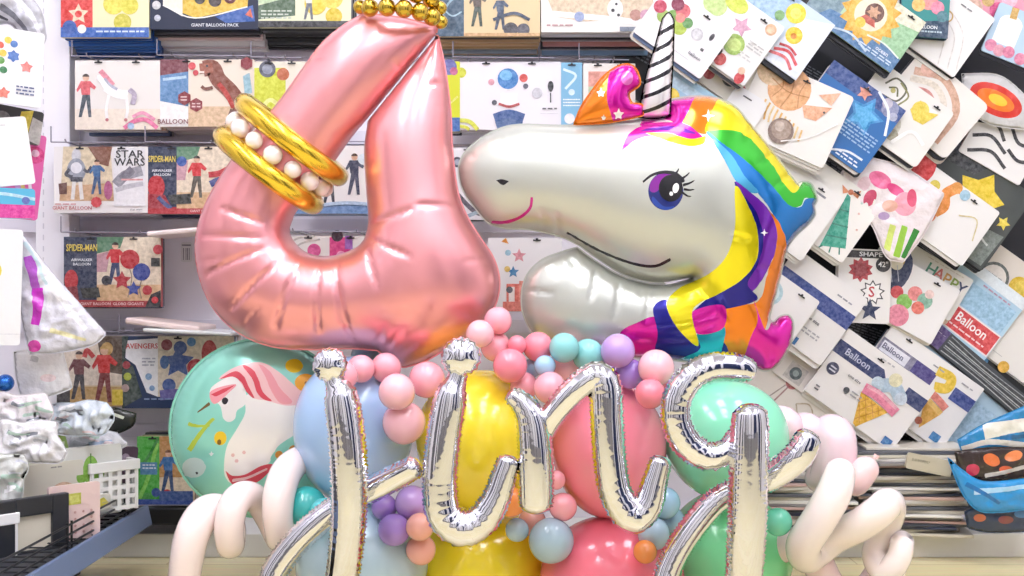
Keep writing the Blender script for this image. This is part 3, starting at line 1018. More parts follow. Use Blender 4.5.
rowbox('navy and red box with red and blue balloons beside a child, fourth row', 'red and blue balloons box', 65, 237, 97, 70, '#b3202a',
       SPID + [('man', 0.53, 0.08, 0.6, '#d3242e', '#33406a', '#3b2a20'), ('e', 0.68, 0.32, 0.1, None, '#c0262f'), ('l', [(0.68, 0.46), (0.7, 0.6), (0.66, 0.86)], 0.01, '#8a7a6a'), ('e', 0.8, 0.5, 0.09, None, '#34489a'), ('l', [(0.8, 0.62), (0.78, 0.74), (0.8, 0.88)], 0.01, '#8a7a6a'), ('s', 0.6, 0.62, 0.1, 5, 0.5, '#b82731'), ('s', 0.72, 0.74, 0.08, 5, 0.5, '#34489a'), ('e', 0.86, 0.76, 0.05, None, '#b82731'), ('e', 0.44, 0.62, 0.05, None, '#2b2a36'),
               ('e', 0.97, 0.18, 0.05, None, '#d8404a'), ('r', 0.9, 0.3, 0.99, 0.42, '#3b3b38'), ('e', 0.08, 0.62, 0.07, 0.11, '#c4242e'), ('p', [(0, 0.72), (0.14, 0.7), (0.16, 0.9), (0, 0.95)], '#8e2734'), ('p', [(0.17, 0.73), (0.36, 0.72), (0.38, 0.86), (0.2, 0.87)], '#23261f'), ('r', 0, 0.91, 1, 1, '#a91d27'), ('p', [(0.84, 1), (0.9, 0.82), (1, 0.76), (1, 1)], '#1b1c24'), ('e', 0.94, 0.9, 0.035, None, '#c4242e'),
               ('t', 0.19, 0.16, 0.14, 'SPIDER-MAN', '#f0d85a', 0.03, 0.56), ('t', 0.19, 0.33, 0.055, 'AIRWALKER', '#eef2f8'), ('t', 0.19, 0.39, 0.055, 'BALLOON', '#eef2f8'), ('t', 0.5, 0.955, 0.055, 'GIANT BALLOON  GLOBO GIGANTE', '#f0c8c4')], back=2, bc=['#8e2a36', '#2a3350'])
rowbox('box with two standing figures in dark and bright red, fifth row', 'two red figures box', 58, 336, 66, 70, '#d9c3a0',
       [('r', 0, 0, 1, 0.7, '#e6d7c4'), ('p', [(0.6, 0), (1, 0), (1, 0.55), (0.7, 0.5)], '#5b4738'), ('r', 0, 0.72, 1, 1, '#c59d5e'), ('p', [(0, 0.5), (0.2, 0.62), (0.2, 1), (0, 1)], '#2a2426'), ('man', 0.34, 0.22, 0.68, '#6b2b32', '#2c2630', '#3a2820'), ('e', 0.76, 0.18, 0.09, 0.1, '#c8a05a'), ('man', 0.72, 0.14, 0.8, '#cf2a26', '#7c2a2a', '#c8a05a'), ('l', [(0.56, 0.3), (0.46, 0.2), (0.42, 0.3)], 0.07, '#c22823'), ('r', 0.84, 0.76, 1, 0.98, '#e8cc3c')], back=6, holes=())
rowbox('navy box with white side panel and a blue star balloon, fifth row', 'blue star balloon box', 123, 336, 112, 72, '#22365c',
       [('r', 0.32, 0.0, 1, 0.84, '#e9dcc4'), ('p', [(0.04, 0.06), (0.32, 0.03), (0.32, 0.84), (0.22, 0.78), (0.12, 0.4), (0.03, 0.3)], '#f3f3f4'), ('p', [(0, 0), (0.06, 0), (0.02, 0.3), (0.1, 0.42), (0.18, 0.84), (0, 1)], '#33463f'), ('e', 0.04, 0.4, 0.035, None, '#b4444c'), ('e', 0.05, 0.56, 0.035, None, '#b7c43a'), ('e', 0.03, 0.72, 0.035, None, '#bda09a'),
        ('s', 0.5, 0.36, 0.15, 5, 0.5, '#3a5da2'), ('e', 0.52, 0.16, 0.06, None, '#36589a'), ('e', 0.66, 0.44, 0.08, None, '#c5303a'), ('e', 0.42, 0.68, 0.06, None, '#3a5da2'), ('e', 0.6, 0.66, 0.055, None, '#e5e2df'), ('e', 0.66, 0.44, 0.05, None, '#d8686e'), ('e', 0.4, 0.12, 0.05, None, '#8c3a44'), ('e', 0.38, 0.36, 0.04, 0.06, '#4a76b4'),
        ('l', [(0.34, 0.82), (0.5, 0.8), (0.66, 0.84)], 0.09, '#6a63a8'), ('e', 0.78, 0.24, 0.07, 0.12, '#c73a3a'), ('e', 0.62, 0.08, 0.04, None, '#4e8ec4'), ('t', 0.18, 0.14, 0.1, 'AVENGERS', '#d02a30', 0.05, 0.9), ('tx', 0.18, 0.3, 0.3, 3, '#b9bcc8'), ('e', 0.24, 0.56, 0.03, None, '#8ab0d8'), ('e', 0.27, 0.72, 0.025, None, '#8ab0d8'), ('tx', 0.2, 0.86, 0.7, 1, '#7a93c0')], back=7, bc=['#f0ecec', '#e3d7d4', '#d8dce6', '#c9a9a4'], holes=((0.5, 0.03),))
rowbox('green box with a child in blue, lowest row above the black shelf', 'green lowest row box', 138, 436, 56, 68, '#e4cda6',
       [('r', 0, 0, 0.4, 1, '#49b83a'), ('l', [(0.02, 0.95), (0.2, 0.6), (0.36, 0.1)], 0.07, '#8fdc5a'), ('l', [(0.02, 0.5), (0.2, 0.3), (0.38, 0.02)], 0.05, '#2f8f34'), ('r', 0.06, 0.38, 0.36, 0.56, '#4f8cb8'), ('tx', 0.1, 0.41, 0.34, 2, '#dfeaf2'), ('r', 0.4, 0.0, 1, 0.6, '#c58f4e'), ('r', 0.4, 0.6, 1, 0.82, '#ecd9ba'), ('man', 0.56, 0.2, 0.62, '#2f6fae', '#2b4a78', '#7a4a2c'), ('e', 0.34, 0.82, 0.08, None, '#35569c'), ('e', 0.54, 0.84, 0.08, None, '#c6333c'), ('e', 0.18, 0.88, 0.07, None, '#4aa648'), ('r', 0.0, 0.92, 1, 1, '#3a58a8'), ('r', 0.4, 0.8, 1, 0.94, '#41609c')], back=7, bc=['#c9b48e', '#7f8f62', '#d8d0c4', '#3a3f44', '#a99a86'], hook=False)
# behind the hole of the number balloon
rowbox('white box with dancing children in pink and navy, seen through the number balloon', 'dancing children box', 290, 146, 112, 68, '#f1eeec',
       [('r', 0, 0.86, 1, 1, '#6f95c6'), ('e', 0.2, 0.9, 0.06, None, '#41609c'), ('man', 0.16, 0.3, 0.5, '#e84f8e', '#f0a6b8', '#6b4a33'), ('man', 0.36, 0.28, 0.56, '#f0ece4', '#2f3648', '#3a2a20'), ('man', 0.58, 0.12, 0.6, '#2e3a58', '#343f5e', '#52382a'), ('e', 0.3, 0.12, 0.06, None, '#cfe0c8'), ('e', 0.66, 0.2, 0.05, None, '#d8e4ea'), ('l', [(0.1, 0.92), (0.5, 0.84), (0.9, 0.9)], 0.03, '#b8d0ea')], bc=['#aebfd6', '#dfe3ec', '#8ea6c8'], back=3)
rowbox('pale box with two magenta toys, low in the hole of the number balloon', 'magenta toys box', 282, 236, 96, 66, '#ece7e2',
       [('l', [(0.0, 0.25), (0.15, 0.05), (0.35, 0.0)], 0.02, '#c9c2ba'), ('l', [(0.05, 0.3), (0.2, 0.12), (0.4, 0.05)], 0.02, '#c9c2ba'), ('r', 0.5, 0.02, 0.72, 0.5, '#e23c8c'), ('e', 0.58, 0.0, 0.06, None, '#3a2a38'), ('r', 0.66, 0.0, 0.74, 0.2, '#9a5ab4'), ('e', 0.34, 0.22, 0.07, None, '#e25a9a'), ('e', 0.62, 0.3, 0.05, None, '#f4a8cc')], back=2)
rowbox('white card with stars and a coral parcel, in the gap between number and unicorn', 'stars and parcel card', 488, 238, 74, 74, '#f3f1f2',
       [('s', 0.42, 0.24, 0.1, 5, 0.45, '#e79aa4'), ('s', 0.34, 0.46, 0.085, 5, 0.45, '#2f80b4'), ('e', 0.27, 0.2, 0.04, None, '#a9d2e6'), ('e', 0.26, 0.42, 0.04, None, '#e8c66a'), ('p', [(0.18, 0.05), (0.24, 0.0), (0.28, 0.08)], '#e89a3a'), ('r', 0.25, 0.62, 0.5, 0.86, '#ee7a68'), ('r', 0.28, 0.66, 0.36, 0.86, '#f6eae6'), ('e', 0.29, 0.7, 0.045, None, '#5c5f68'), ('r', 0.42, 0.58, 0.48, 0.86, '#f29a88'), ('r', 0.2, 0.86, 0.58, 0.99, '#ef8474'), ('e', 0.72, 0.46, 0.06, None, '#e2e4e8')], back=2, t=0.008, hook=False, holes=((0.66, 0.03),))
rowbox('white card with a grey dial, low behind the unicorn muzzle', 'grey dial card', 447, 148, 74, 72, '#eeedf0', [('e', 0.14, 0.2, 0.07, None, '#3f4454'), ('e', 0.14, 0.2, 0.04, None, '#9aa2b4'), ('l', [(0.1, 0.6), (0.4, 0.9), (0.7, 0.95)], 0.06, '#5f5a66'), ('l', [(0.2, 0.98), (0.5, 0.86)], 0.05, '#9fb4c4'), ('l', [(0.3, 0.98), (0.8, 0.92)], 0.03, '#e8e6ea')], back=2, hook=False)
card('price_card', 'small white price card with a barcode on the wall under the third row', 'card', (181, 242), 11, 20, 0, 3.82, '#f2f1f4', [('r', 0.1, 0.12, 0.9, 0.2, '#8f8d98'), ('r', 0.2, 0.3, 0.28, 0.9, '#8f8d98'), ('r', 0.4, 0.3, 0.44, 0.9, '#8f8d98'), ('r', 0.52, 0.3, 0.64, 0.9, '#8f8d98'), ('r', 0.72, 0.3, 0.8, 0.9, '#8f8d98')], t=0.002, holes=())
tag(boxobj('floppy_packet', W(185, 233, 3.6), (0.19, 0.2, 0.016), mat('#ecdcd8', 0.3, kind='card'), None, 0.006, 0, -0.09), 'pale pink floppy packet lying above the red and blue balloons box', 'packet')
tag(boxobj('floppy_packet', W(172, 324, 3.6), (0.24, 0.2, 0.02), mat('#e4cfc8', 0.3, kind='card'), None, 0.006, 0, 0.12), 'pale packet with rosy edge lying on top of the blue star balloon box', 'packet')
tag(boxobj('floppy_packet', W(196, 331, 3.57), (0.28, 0.2, 0.012), mat('#dfe3e2', 0.2, kind='card'), None, 0.005, 0, 0.05), 'clear grey packet lying under the rosy one, fifth row', 'packet')
blk = empty('black_tray', W(165, 512, 3.6))
tag(blk, 'black tray shelf under the green lowest row box', 'shelf')
boxobj('tray_base', (0, 0.05, -0.02), (0.32, 0.22, 0.02), BLACK, blk, 0.003)
boxobj('tray_lip', (0, -0.062, 0.0), (0.32, 0.01, 0.05), BLACK, blk, 0.003)

# ------------------------------------------------------------------ tilted packets (the other half of the rack)
def L(n):
    return 3.44 + 0.024 * n


GR, NV, INK = '#c4c3c8', '#22356e', '#3b3b42'
TX1 = ('tx', 0.62, 0.72, 0.9, 2, '#77777e')
A = 35.5
card('balloon_packet', 'white packet with a leaf wreath and a grey dot, beside the horn tip', 'packet', (668, -17), 82, 60, A, L(0), '#f0eeee',
     [('e', 0.295, 0.42, 0.09, None, '#7fae4a'), ('e', 0.35, 0.24, 0.09, None, '#d9626c'), ('e', 0.43, 0.5, 0.09, None, '#b6cc44'), ('e', 0.25, 0.2, 0.08, None, '#8c2a4c'), ('e', 0.48, 0.36, 0.065, None, '#5f9a50'), ('e', 0.19, 0.5, 0.08, None, '#a2c25a'), ('e', 0.37, 0.36, 0.06, None, '#e58a7c'), ('e', 0.09, 0.4, 0.08, None, '#c8405c'), ('e', 0.65, 0.42, 0.075, None, '#c9c8cc'), ('e', 0.65, 0.42, 0.056, None, '#dcdbde'), ('e', 0.82, 0.32, 0.026, 0.05, '#333338'), ('r', 0.79, 0.56, 0.83, 0.61, '#333338'), ('t', 0.78, 0.74, 0.08, 'balloon', '#77777e'), ('r', 0.4, 0.85, 0.74, 0.86, '#cccccf')], back=3, short='leaf wreath packet', gap=0.007, holes=((0.63, 0.1),))
card('balloon_packet', 'white packet with a pink star and green balloons, second from the horn tip', 'packet', (698, -34), 107, 72, A, L(1), '#f0efec',
     [('s', 0.66, 0.34, 0.1, 5, 0.5, '#d9a3ba'), ('e', 0.34, 0.3, 0.12, 0.1, '#c7e08a'), ('e', 0.5, 0.12, 0.12, 0.08, '#d6e44e'), ('e', 0.7, 0.6, 0.1, 0.1, '#a8ca5c'), ('e', 0.7, 0.6, 0.07, 0.06, '#c9e07c'), ('e', 0.9, 0.14, 0.055, None, '#e2b48c'), ('e', 0.9, 0.14, 0.035, None, '#edc9a6'), ('e', 0.67, 0.88, 0.06, None, '#cf4a44'), ('e', 0.6, 0.8, 0.05, None, '#4a2a2a'), ('e', 0.92, 0.94, 0.045, 0.06, '#cf3a3e'), ('e', 0.9, 0.84, 0.035, None, '#ecc2a4'), ('tx', 0.8, 0.42, 0.96, 3, '#c9c8c6'), ('tx', 0.78, 0.62, 0.92, 2, '#d5d4d2')], back=3, short='pink star packet', gap=0.007, holes=((0.8, 0.1),))
card('balloon_packet', 'pale blue packet with two yellow roses and red streaks', 'packet', (752, -34), 102, 68, A, L(2), '#cfe0f0',
     [('p', [(0, 0), (0.6, 0), (0.4, 1), (0, 1)], '#a9c9e4'), ('p', [(0.7, 0.2), (1, 0), (1, 1), (0.6, 1)], '#dfe6f2'), ('e', 0.62, 0.2, 0.1, None, '#f2dc1e'), ('e', 0.62, 0.2, 0.055, None, '#f6e96a'), ('e', 0.73, 0.48, 0.085, None, '#f0d426'), ('e', 0.73, 0.49, 0.03, None, '#e08a1e'), ('l', [(0.64, 0.8), (0.78, 0.72), (0.92, 0.82)], 0.03, '#d9424c'), ('l', [(0.6, 0.88), (0.78, 0.82), (0.9, 0.92)], 0.03, '#e06a70'), ('l', [(0.66, 0.7), (0.76, 0.66), (0.86, 0.7)], 0.025, '#c83a44'), ('e', 0.5, 0.36, 0.05, None, '#7fae6a')], back=2, short='yellow roses packet', gap=0.006, bc=['#1d2026', '#26292f'])
card('balloon_packet', 'green and blue packet with an orange sun balloon', 'packet', (838, -40), 108, 62, A, L(3), '#b9d6b4',
     [('r', 0, 0, 1, 0.4, '#e3e2c8'), ('p', [(0, 0.4), (0.3, 0.36), (0.3, 1), (0, 1)], '#7d99a4'), ('p', [(0.2, 0.72), (0.6, 0.6), (1, 0.74), (1, 1), (0.1, 1)], '#4f7fae'), ('p', [(0.68, 0.3), (1, 0.2), (1, 0.74), (0.7, 0.66)], '#9cc99a'), ('s', 0.54, 0.42, 0.29, 14, 0.78, '#e8ae2c'), ('e', 0.54, 0.42, 0.21, None, '#efc04e'), ('e', 0.54, 0.42, 0.155, None, '#f4dfc6'), ('e', 0.56, 0.36, 0.09, None, '#6a4030'), ('s', 0.55, 0.36, 0.07, 6, 0.55, '#d2a07c'), ('p', [(0.46, 0.58), (0.64, 0.56), (0.6, 0.46), (0.5, 0.46)], '#c2543c'), ('e', 0.5, 0.62, 0.05, 0.05, '#f0d04c'), ('t', 0.82, 0.8, 0.1, 'ocean', '#dfeaf4'), ('tx', 0.6, 0.86, 0.95, 2, '#cfe0ee'), ('l', [(0.3, 0.95), (0.5, 0.86), (0.7, 0.95)], 0.02, '#c9dcec'), ('l', [(0.62, 0.72), (0.8, 0.68), (0.98, 0.74)], 0.015, '#dbe8e0')], back=3, short='sun balloon packet', gap=0.006, holes=((0.86, 0.08),), bc=['#3a3128', '#1e1f24', '#5a4a3a'])
card('balloon_packet', 'teal packet with pink flowers and navy lower edge, hung almost straight', 'packet', (905, -48), 48, 84, 4, L(4), '#2f8f8c',
     [('e', 0.5, 0.35, 0.4, None, '#4eb3a4'), ('e', 0.55, 0.56, 0.2, None, '#ee9a94'), ('e', 0.35, 0.62, 0.14, None, '#f2c36a'), ('e', 0.75, 0.64, 0.14, None, '#e98ca6'), ('e', 0.5, 0.46, 0.14, None, '#5a2a3a'), ('p', [(0, 0.84), (1, 0.78), (1, 1), (0, 1)], '#1f4460'), ('t', 0.55, 0.88, 0.055, 'BALLOON', '#e8f0f2'), ('tx', 0.15, 0.92, 0.9, 1, '#b9d2dc'), ('e', 0.86, 0.74, 0.12, None, '#3f7f8a')], back=4, short='teal flower packet', gap=0.006, bc=['#16324a', '#22405a', '#101c2a'])
card('balloon_packet', 'white packet with faint rainbow arcs and a small gold cloud', 'packet', (912, -40), 102, 72, A, L(5) + 0.006, '#f1efec',
     [('l', [(0.1, 0.95), (0.4, 0.3), (0.8, 0.4), (0.98, 0.9)], 0.012, '#e3ded8'), ('l', [(0.2, 0.98), (0.45, 0.45), (0.75, 0.5), (0.9, 0.95)], 0.012, '#e3ded8'), ('l', [(0.3, 0.98), (0.5, 0.6), (0.68, 0.6), (0.8, 0.98)], 0.012, '#e3ded8'), ('e', 0.5, 0.3, 0.07, None, '#c9a24e'), ('e', 0.5, 0.3, 0.055, None, '#f1efec'), ('e', 0.6, 0.36, 0.06, None, '#c9a24e'), ('e', 0.6, 0.36, 0.045, None, '#f1efec'), ('e', 0.43, 0.38, 0.05, None, '#c9a24e'), ('e', 0.43, 0.38, 0.038, None, '#f1efec'), ('tx', 0.64, 0.1, 0.8, 1, '#77777e')], back=2, short='faint rainbow packet', gap=0.006, bc=['#1d1f24', '#e8e6e2'])
card('balloon_packet', 'pale blue packet with a white cake and pink flowers, by the frame edge', 'packet', (1000, 2), 60, 52, 22, L(6), '#bcd7ec',
     [('r', 0.1, 0.3, 0.5, 0.75, '#f6f4ef'), ('e', 0.3, 0.32, 0.2, 0.14, '#fbf8f2'), ('l', [(0.28, 0.0), (0.3, 0.22)], 0.12, '#d8ae5c'), ('e', 0.12, 0.84, 0.1, None, '#e88fae'), ('e', 0.28, 0.88, 0.1, None, '#e6a2b4'), ('e', 0.44, 0.84, 0.1, None, '#dd7f9e'), ('e', 0.66, 0.88, 0.1, None, '#e48aa6'), ('e', 0.8, 0.3, 0.12, None, '#e59ab6')], back=2, short='cake packet', gap=0.006, holes=(), bc=['#1c1d22', '#33353d'])
card('balloon_packet', 'bright pink floral packet at the top corner beside the cake packet', 'packet', (966, -36), 80, 52, 12, L(7), '#f0a3b4',
     [('e', 0.2, 0.8, 0.12, None, '#e8bfa8'), ('e', 0.5, 0.75, 0.1, None, '#e5548c'), ('e', 0.7, 0.8, 0.12, None, '#ef4f9c'), ('e', 0.62, 0.5, 0.1, None, '#f7c4d2'), ('e', 0.36, 0.6, 0.08, None, '#d9b26a')], holes=(), back=1, short='pink floral packet')
# second line
card('balloon_packet', 'light blue rounded packet just above the magenta and orange mane', 'packet', (668, 64), 92, 52, 34, L(2), '#a8cfe6',
     [('r', 0.06, 0.12, 0.9, 0.3, '#c2e0f0'), ('e', 0.22, 0.5, 0.1, None, '#f0d23c'), ('e', 0.4, 0.66, 0.08, None, '#e8e4da'), ('e', 0.88, 0.3, 0.035, None, '#7fb2d4'), ('t', 0.68, 0.2, 0.1, 'party', '#33455a')], r=0.025, back=2, short='light blue rounded packet', holes=((0.66, 0.08),), gap=0.006)
card('balloon_packet', 'plain white rounded packet between the mane and the basketball packet', 'packet', (737, 84), 38, 50, 32, L(3) - 0.004, '#efeeee', [('r', 0.3, 0.12, 0.56, 0.15, '#3b3b42'), ('r', 0.1, 0.8, 0.6, 0.81, '#d5d4d6')], r=0.025, holes=())
card('small_packet', 'small packet with green dragon print and red figures under the pink star packet', 'packet', (718, 44), 60, 42, A, L(3) + 0.008, '#e9e4d4', [('e', 0.2, 0.4, 0.13, None, '#2f8f7c'), ('e', 0.5, 0.5, 0.14, None, '#3c4a44'), ('e', 0.74, 0.6, 0.1, None, '#c8343a'), ('e', 0.16, 0.7, 0.1, None, '#d9626c')], holes=(), back=2, short='dragon print packet', bc=['#3a4a4a', '#cfcac0'])
card('balloon_packet', 'clear packet with an orange basketball and peach fringed garland', 'packet', (763, 57), 100, 78, 24, L(3) + 0.004, '#f0ece6',
     [('e', 0.37, 0.24, 0.22, None, '#eeb27a'), ('e', 0.14, 0.1, 0.16, None, '#e8c79c'), ('l', [(0.17, 0.2), (0.37, 0.28), (0.58, 0.24)], 0.012, '#c98a4e'), ('l', [(0.34, 0.0), (0.4, 0.24), (0.36, 0.5)], 0.012, '#c98a4e'), ('l', [(0.22, 0.08), (0.3, 0.24), (0.24, 0.42)], 0.01, '#c98a4e'), ('l', [(0.5, 0.06), (0.48, 0.24), (0.52, 0.42)], 0.01, '#c98a4e'), ('p', [(0.55, 0.36), (0.84, 0.24), (0.74, 0.48), (0.62, 0.5)], '#f2b48e'), ('p', [(0.66, 0.16), (0.86, 0.02), (0.82, 0.22)], '#f2b896')] + [('l', [(0.2 + 0.05 * q, 0.48 + 0.02 * q), (0.19 + 0.052 * q, 0.6 + 0.02 * q), (0.21 + 0.05 * q, 0.72 + 0.01 * q)], 0.02, ['#edc27c', '#e6b25e', '#f3d49a'][q % 3]) for q in range(10)] + [('e', 0.46, 0.78, 0.13, None, '#8a7468'), ('e', 0.46, 0.76, 0.1, None, '#b09a8a'), ('e', 0.43, 0.73, 0.05, None, '#cdbcae'), ('e', 0.78, 0.34, 0.012, None, '#33262a'), ('l', [(0.5, 0.9), (0.75, 0.7), (0.95, 0.4)], 0.012, '#fbf9f6')], back=3, short='basketball packet', gap=0.006, r=0.012, bc=['#e8e3dc', '#c97c3a', '#efece8'])
card('balloon_packet', 'blue packet with a star balloon and white curved stripe', 'packet', (834, 60), 88, 78, A, L(4) + 0.004, '#2f6fb4',
     [('r', 0, 0, 1, 0.2, '#274a8e'), ('s', 0.64, 0.36, 0.24, 5, 0.52, '#2f8fd0'), ('s', 0.64, 0.36, 0.18, 5, 0.52, '#4fb0e6'), ('s', 0.5, 0.12, 0.09, 5, 0.5, '#e29a84'), ('e', 0.84, 0.1, 0.1, None, '#8a90b4'), ('e', 0.78, 0.06, 0.06, None, '#c2bccb'), ('e', 0.92, 0.16, 0.05, None, '#b0b4cc'), ('l', [(0.62, 0.0), (0.84, 0.14), (0.97, 0.42)], 0.03, '#e8f0f8'), ('l', [(0.52, 0.98), (0.72, 0.86), (0.92, 0.84)], 0.025, '#dfe9f4'), ('tx', 0.5, 0.52, 0.94, 5, '#9cc4e8'), ('tx', 0.62, 0.9, 0.92, 2, '#e4eef8'), ('r', 0.0, 0.75, 0.3, 1, '#1f3f7c')], back=3, short='blue star packet', gap=0.006, r=0.012, bc=['#c46a3a', '#23252c', '#dfd9d2'])
card('balloon_packet', 'white packet with a yellow star and scribbled gold face, beside the blue one', 'packet', (883, 62), 88, 68, A, L(5), '#eeece6',
     [('l', [(0.16, 0.24), (0.24, 0.08), (0.4, 0.14), (0.38, 0.36), (0.2, 0.4)], 0.022, '#5a5a3c'), ('l', [(0.22, 0.26), (0.3, 0.2), (0.36, 0.3)], 0.02, '#6a6a44'), ('l', [(0.3, 0.1), (0.46, 0.2), (0.42, 0.4)], 0.02, '#8a8a50'), ('e', 0.28, 0.26, 0.03, None, '#b9b060'), ('e', 0.66, 0.26, 0.1, None, '#f0d95c'), ('p', [(0.6, 0.14), (0.72, 0.24), (0.86, 0.16), (0.78, 0.42), (0.66, 0.44), (0.56, 0.34)], '#eed34a'), ('e', 0.46, 0.7, 0.14, None, '#c9c5b4'), ('e', 0.4, 0.6, 0.09, None, '#b0ab94'), ('e', 0.56, 0.8, 0.07, None, '#a8a48e'), ('l', [(0.6, 0.9), (0.72, 0.6), (0.92, 0.66)], 0.04, '#faf8f4')], back=2, short='yellow star packet', holes=((0.8, 0.1),), r=0.014, gap=0.006, bc=['#1e1f24', '#e2dfd8', '#2c2d33'])
card('balloon_packet', 'beige and white packet with a tan rainbow arch', 'packet', (922, 50), 88, 70, 40, L(6), '#f0ebe4',
     [('l', [(0.08, 0.3), (0.4, 0.12), (0.74, 0.36), (0.78, 0.9)], 0.09, '#d9ae94'), ('l', [(0.1, 0.42), (0.38, 0.28), (0.62, 0.46), (0.64, 0.9)], 0.07, '#eadfce'), ('l', [(0.16, 0.54), (0.36, 0.42), (0.52, 0.56), (0.52, 0.9)], 0.06, '#d88f86'), ('e', 0.2, 0.14, 0.1, None, '#e8b8a4'), ('e', 0.4, 0.95, 0.1, None, '#d8a9a0'), ('e', 0.56, 0.97, 0.05, None, '#a03a5c')], back=3, short='tan rainbow packet', holes=((0.3, 0.08),), r=0.02, gap=0.006, bc=['#22242a', '#d9cfc4', '#33353d'])
card('balloon_packet', 'white and black zebra striped packet by the frame edge', 'packet', (984, 106), 70, 52, 30, L(8) + 0.006, '#efedea',
     [('l', [(0.02, 0.3), (0.3, 0.2), (0.5, 0.4)], 0.05, '#2b2b2f'), ('l', [(0.06, 0.6), (0.3, 0.44), (0.6, 0.6)], 0.05, '#2b2b2f'), ('l', [(0.1, 0.9), (0.4, 0.7), (0.7, 0.85)], 0.05, '#2b2b2f'), ('l', [(0.5, 0.1), (0.7, 0.3), (0.95, 0.2)], 0.05, '#2b2b2f'), ('l', [(0.6, 0.5), (0.8, 0.6), (0.98, 0.5)], 0.05, '#2b2b2f')], holes=(), back=2, short='zebra striped packet', bc=['#c98d84', '#3a3b40'])
# third line
card('balloon_packet', 'white packet right behind the blue mane curl, nearer the mane of two', 'packet', (778, 152), 82, 76, A, L(5) + 0.004, '#f0eeea', [('r', 0.62, 0.12, 0.8, 0.15, '#8f8f96'), ('l', [(0.6, 0.92), (0.7, 0.82)], 0.02, '#c0524e'), ('tx', 0.4, 0.7, 0.6, 2, '#d0cfd0')], back=2, short='white packet by the mane curl', holes=((0.7, 0.08),), gap=0.007, bc=['#efede8', '#e9e6df'])
card('balloon_packet', 'white packet with a green cone tassel and orange bow', 'packet', (806, 150), 95, 72, A, L(5) + 0.022, '#f2efe9',
     [('p', [(0.62, 0.16), (0.67, 0.18), (0.94, 0.8), (0.7, 0.97)], '#35a58c'), ('l', [(0.65, 0.4), (0.74, 0.36)], 0.014, '#1f7f6c'), ('l', [(0.67, 0.62), (0.83, 0.54)], 0.014, '#1f7f6c'), ('l', [(0.69, 0.8), (0.89, 0.68)], 0.014, '#1f7f6c'), ('p', [(0.63, 0.13), (0.52, 0.1), (0.58, 0.2)], '#d9895a'), ('p', [(0.65, 0.13), (0.72, 0.02), (0.74, 0.14)], '#d9895a'), ('e', 0.64, 0.12, 0.03, None, '#c86f44'), ('l', [(0.72, 0.95), (0.7, 1.0)], 0.015, '#1f7f6c'), ('l', [(0.8, 0.9), (0.82, 0.98)], 0.015, '#1f7f6c'), ('l', [(0.88, 0.84), (0.92, 0.92)], 0.015, '#1f7f6c'), ('e', 0.84, 0.3, 0.012, None, '#e6b8a8'), ('e', 0.92, 0.5, 0.012, None, '#e6b8a8'), ('e', 0.8, 0.16, 0.012, None, '#b8d8cc')], back=2, short='green cone tassel packet', holes=((0.7, 0.08),), gap=0.007, bc=['#efede8', '#e3ded4'])
card('balloon_packet', 'white packet with an orange seahorse and a red balloon', 'packet', (912, 150), 108, 66, A, L(7), '#f1efec',
     [('e', 0.17, 0.14, 0.12, 0.16, '#d62f30'), ('l', [(0.53, 0.1), (0.49, 0.26), (0.54, 0.42), (0.5, 0.58)], 0.1, '#ee9436'), ('e', 0.54, 0.08, 0.055, None, '#f0a24a'), ('l', [(0.56, 0.1), (0.62, 0.12)], 0.03, '#f0a24a'), ('e', 0.48, 0.66, 0.06, None, '#e57a34'), ('e', 0.36, 0.24, 0.05, None, '#e6d04e'), ('e', 0.64, 0.1, 0.05, None, '#a9d0e6'), ('e', 0.36, 0.8, 0.07, None, '#a84a3a'), ('l', [(0.7, 0.4), (0.86, 0.3), (0.94, 0.6)], 0.012, '#e2d39a')], back=3, short='seahorse packet', holes=((0.74, 0.1),), gap=0.006, bc=['#f2f0ec', '#e8e5df', '#1f2126'])
card('balloon_packet', 'dark grey packet with a plain yellow star balloon, by the frame edge', 'packet', (950, 136), 104, 92, A, L(8) + 0.012, '#4b504e',
     [('s', 0.56, 0.36, 0.26, 5, 0.62, '#f2d224'), ('p', [(0.0, 0.0), (0.5, 0.0), (0.4, 0.2), (0, 0.24)], '#2f3338'), ('l', [(0.02, 0.4), (0.24, 0.44)], 0.012, '#b9bcb8'), ('l', [(0.04, 0.5), (0.2, 0.54)], 0.012, '#b9bcb8'), ('p', [(0.4, 0.66), (0.98, 0.56), (0.96, 0.96), (0.5, 0.98)], '#7c8680'), ('l', [(0.5, 0.9), (0.7, 0.7), (0.9, 0.74)], 0.02, '#cdd3cf'), ('tx', 0.3, 0.8, 0.5, 2, '#c9ccc9'), ('s', 0.9, 0.44, 0.07, 5, 0.5, '#f0d84a')], back=2, short='dark grey star packet', holes=(), gap=0.006, bc=['#23252a', '#3a3d3c'])
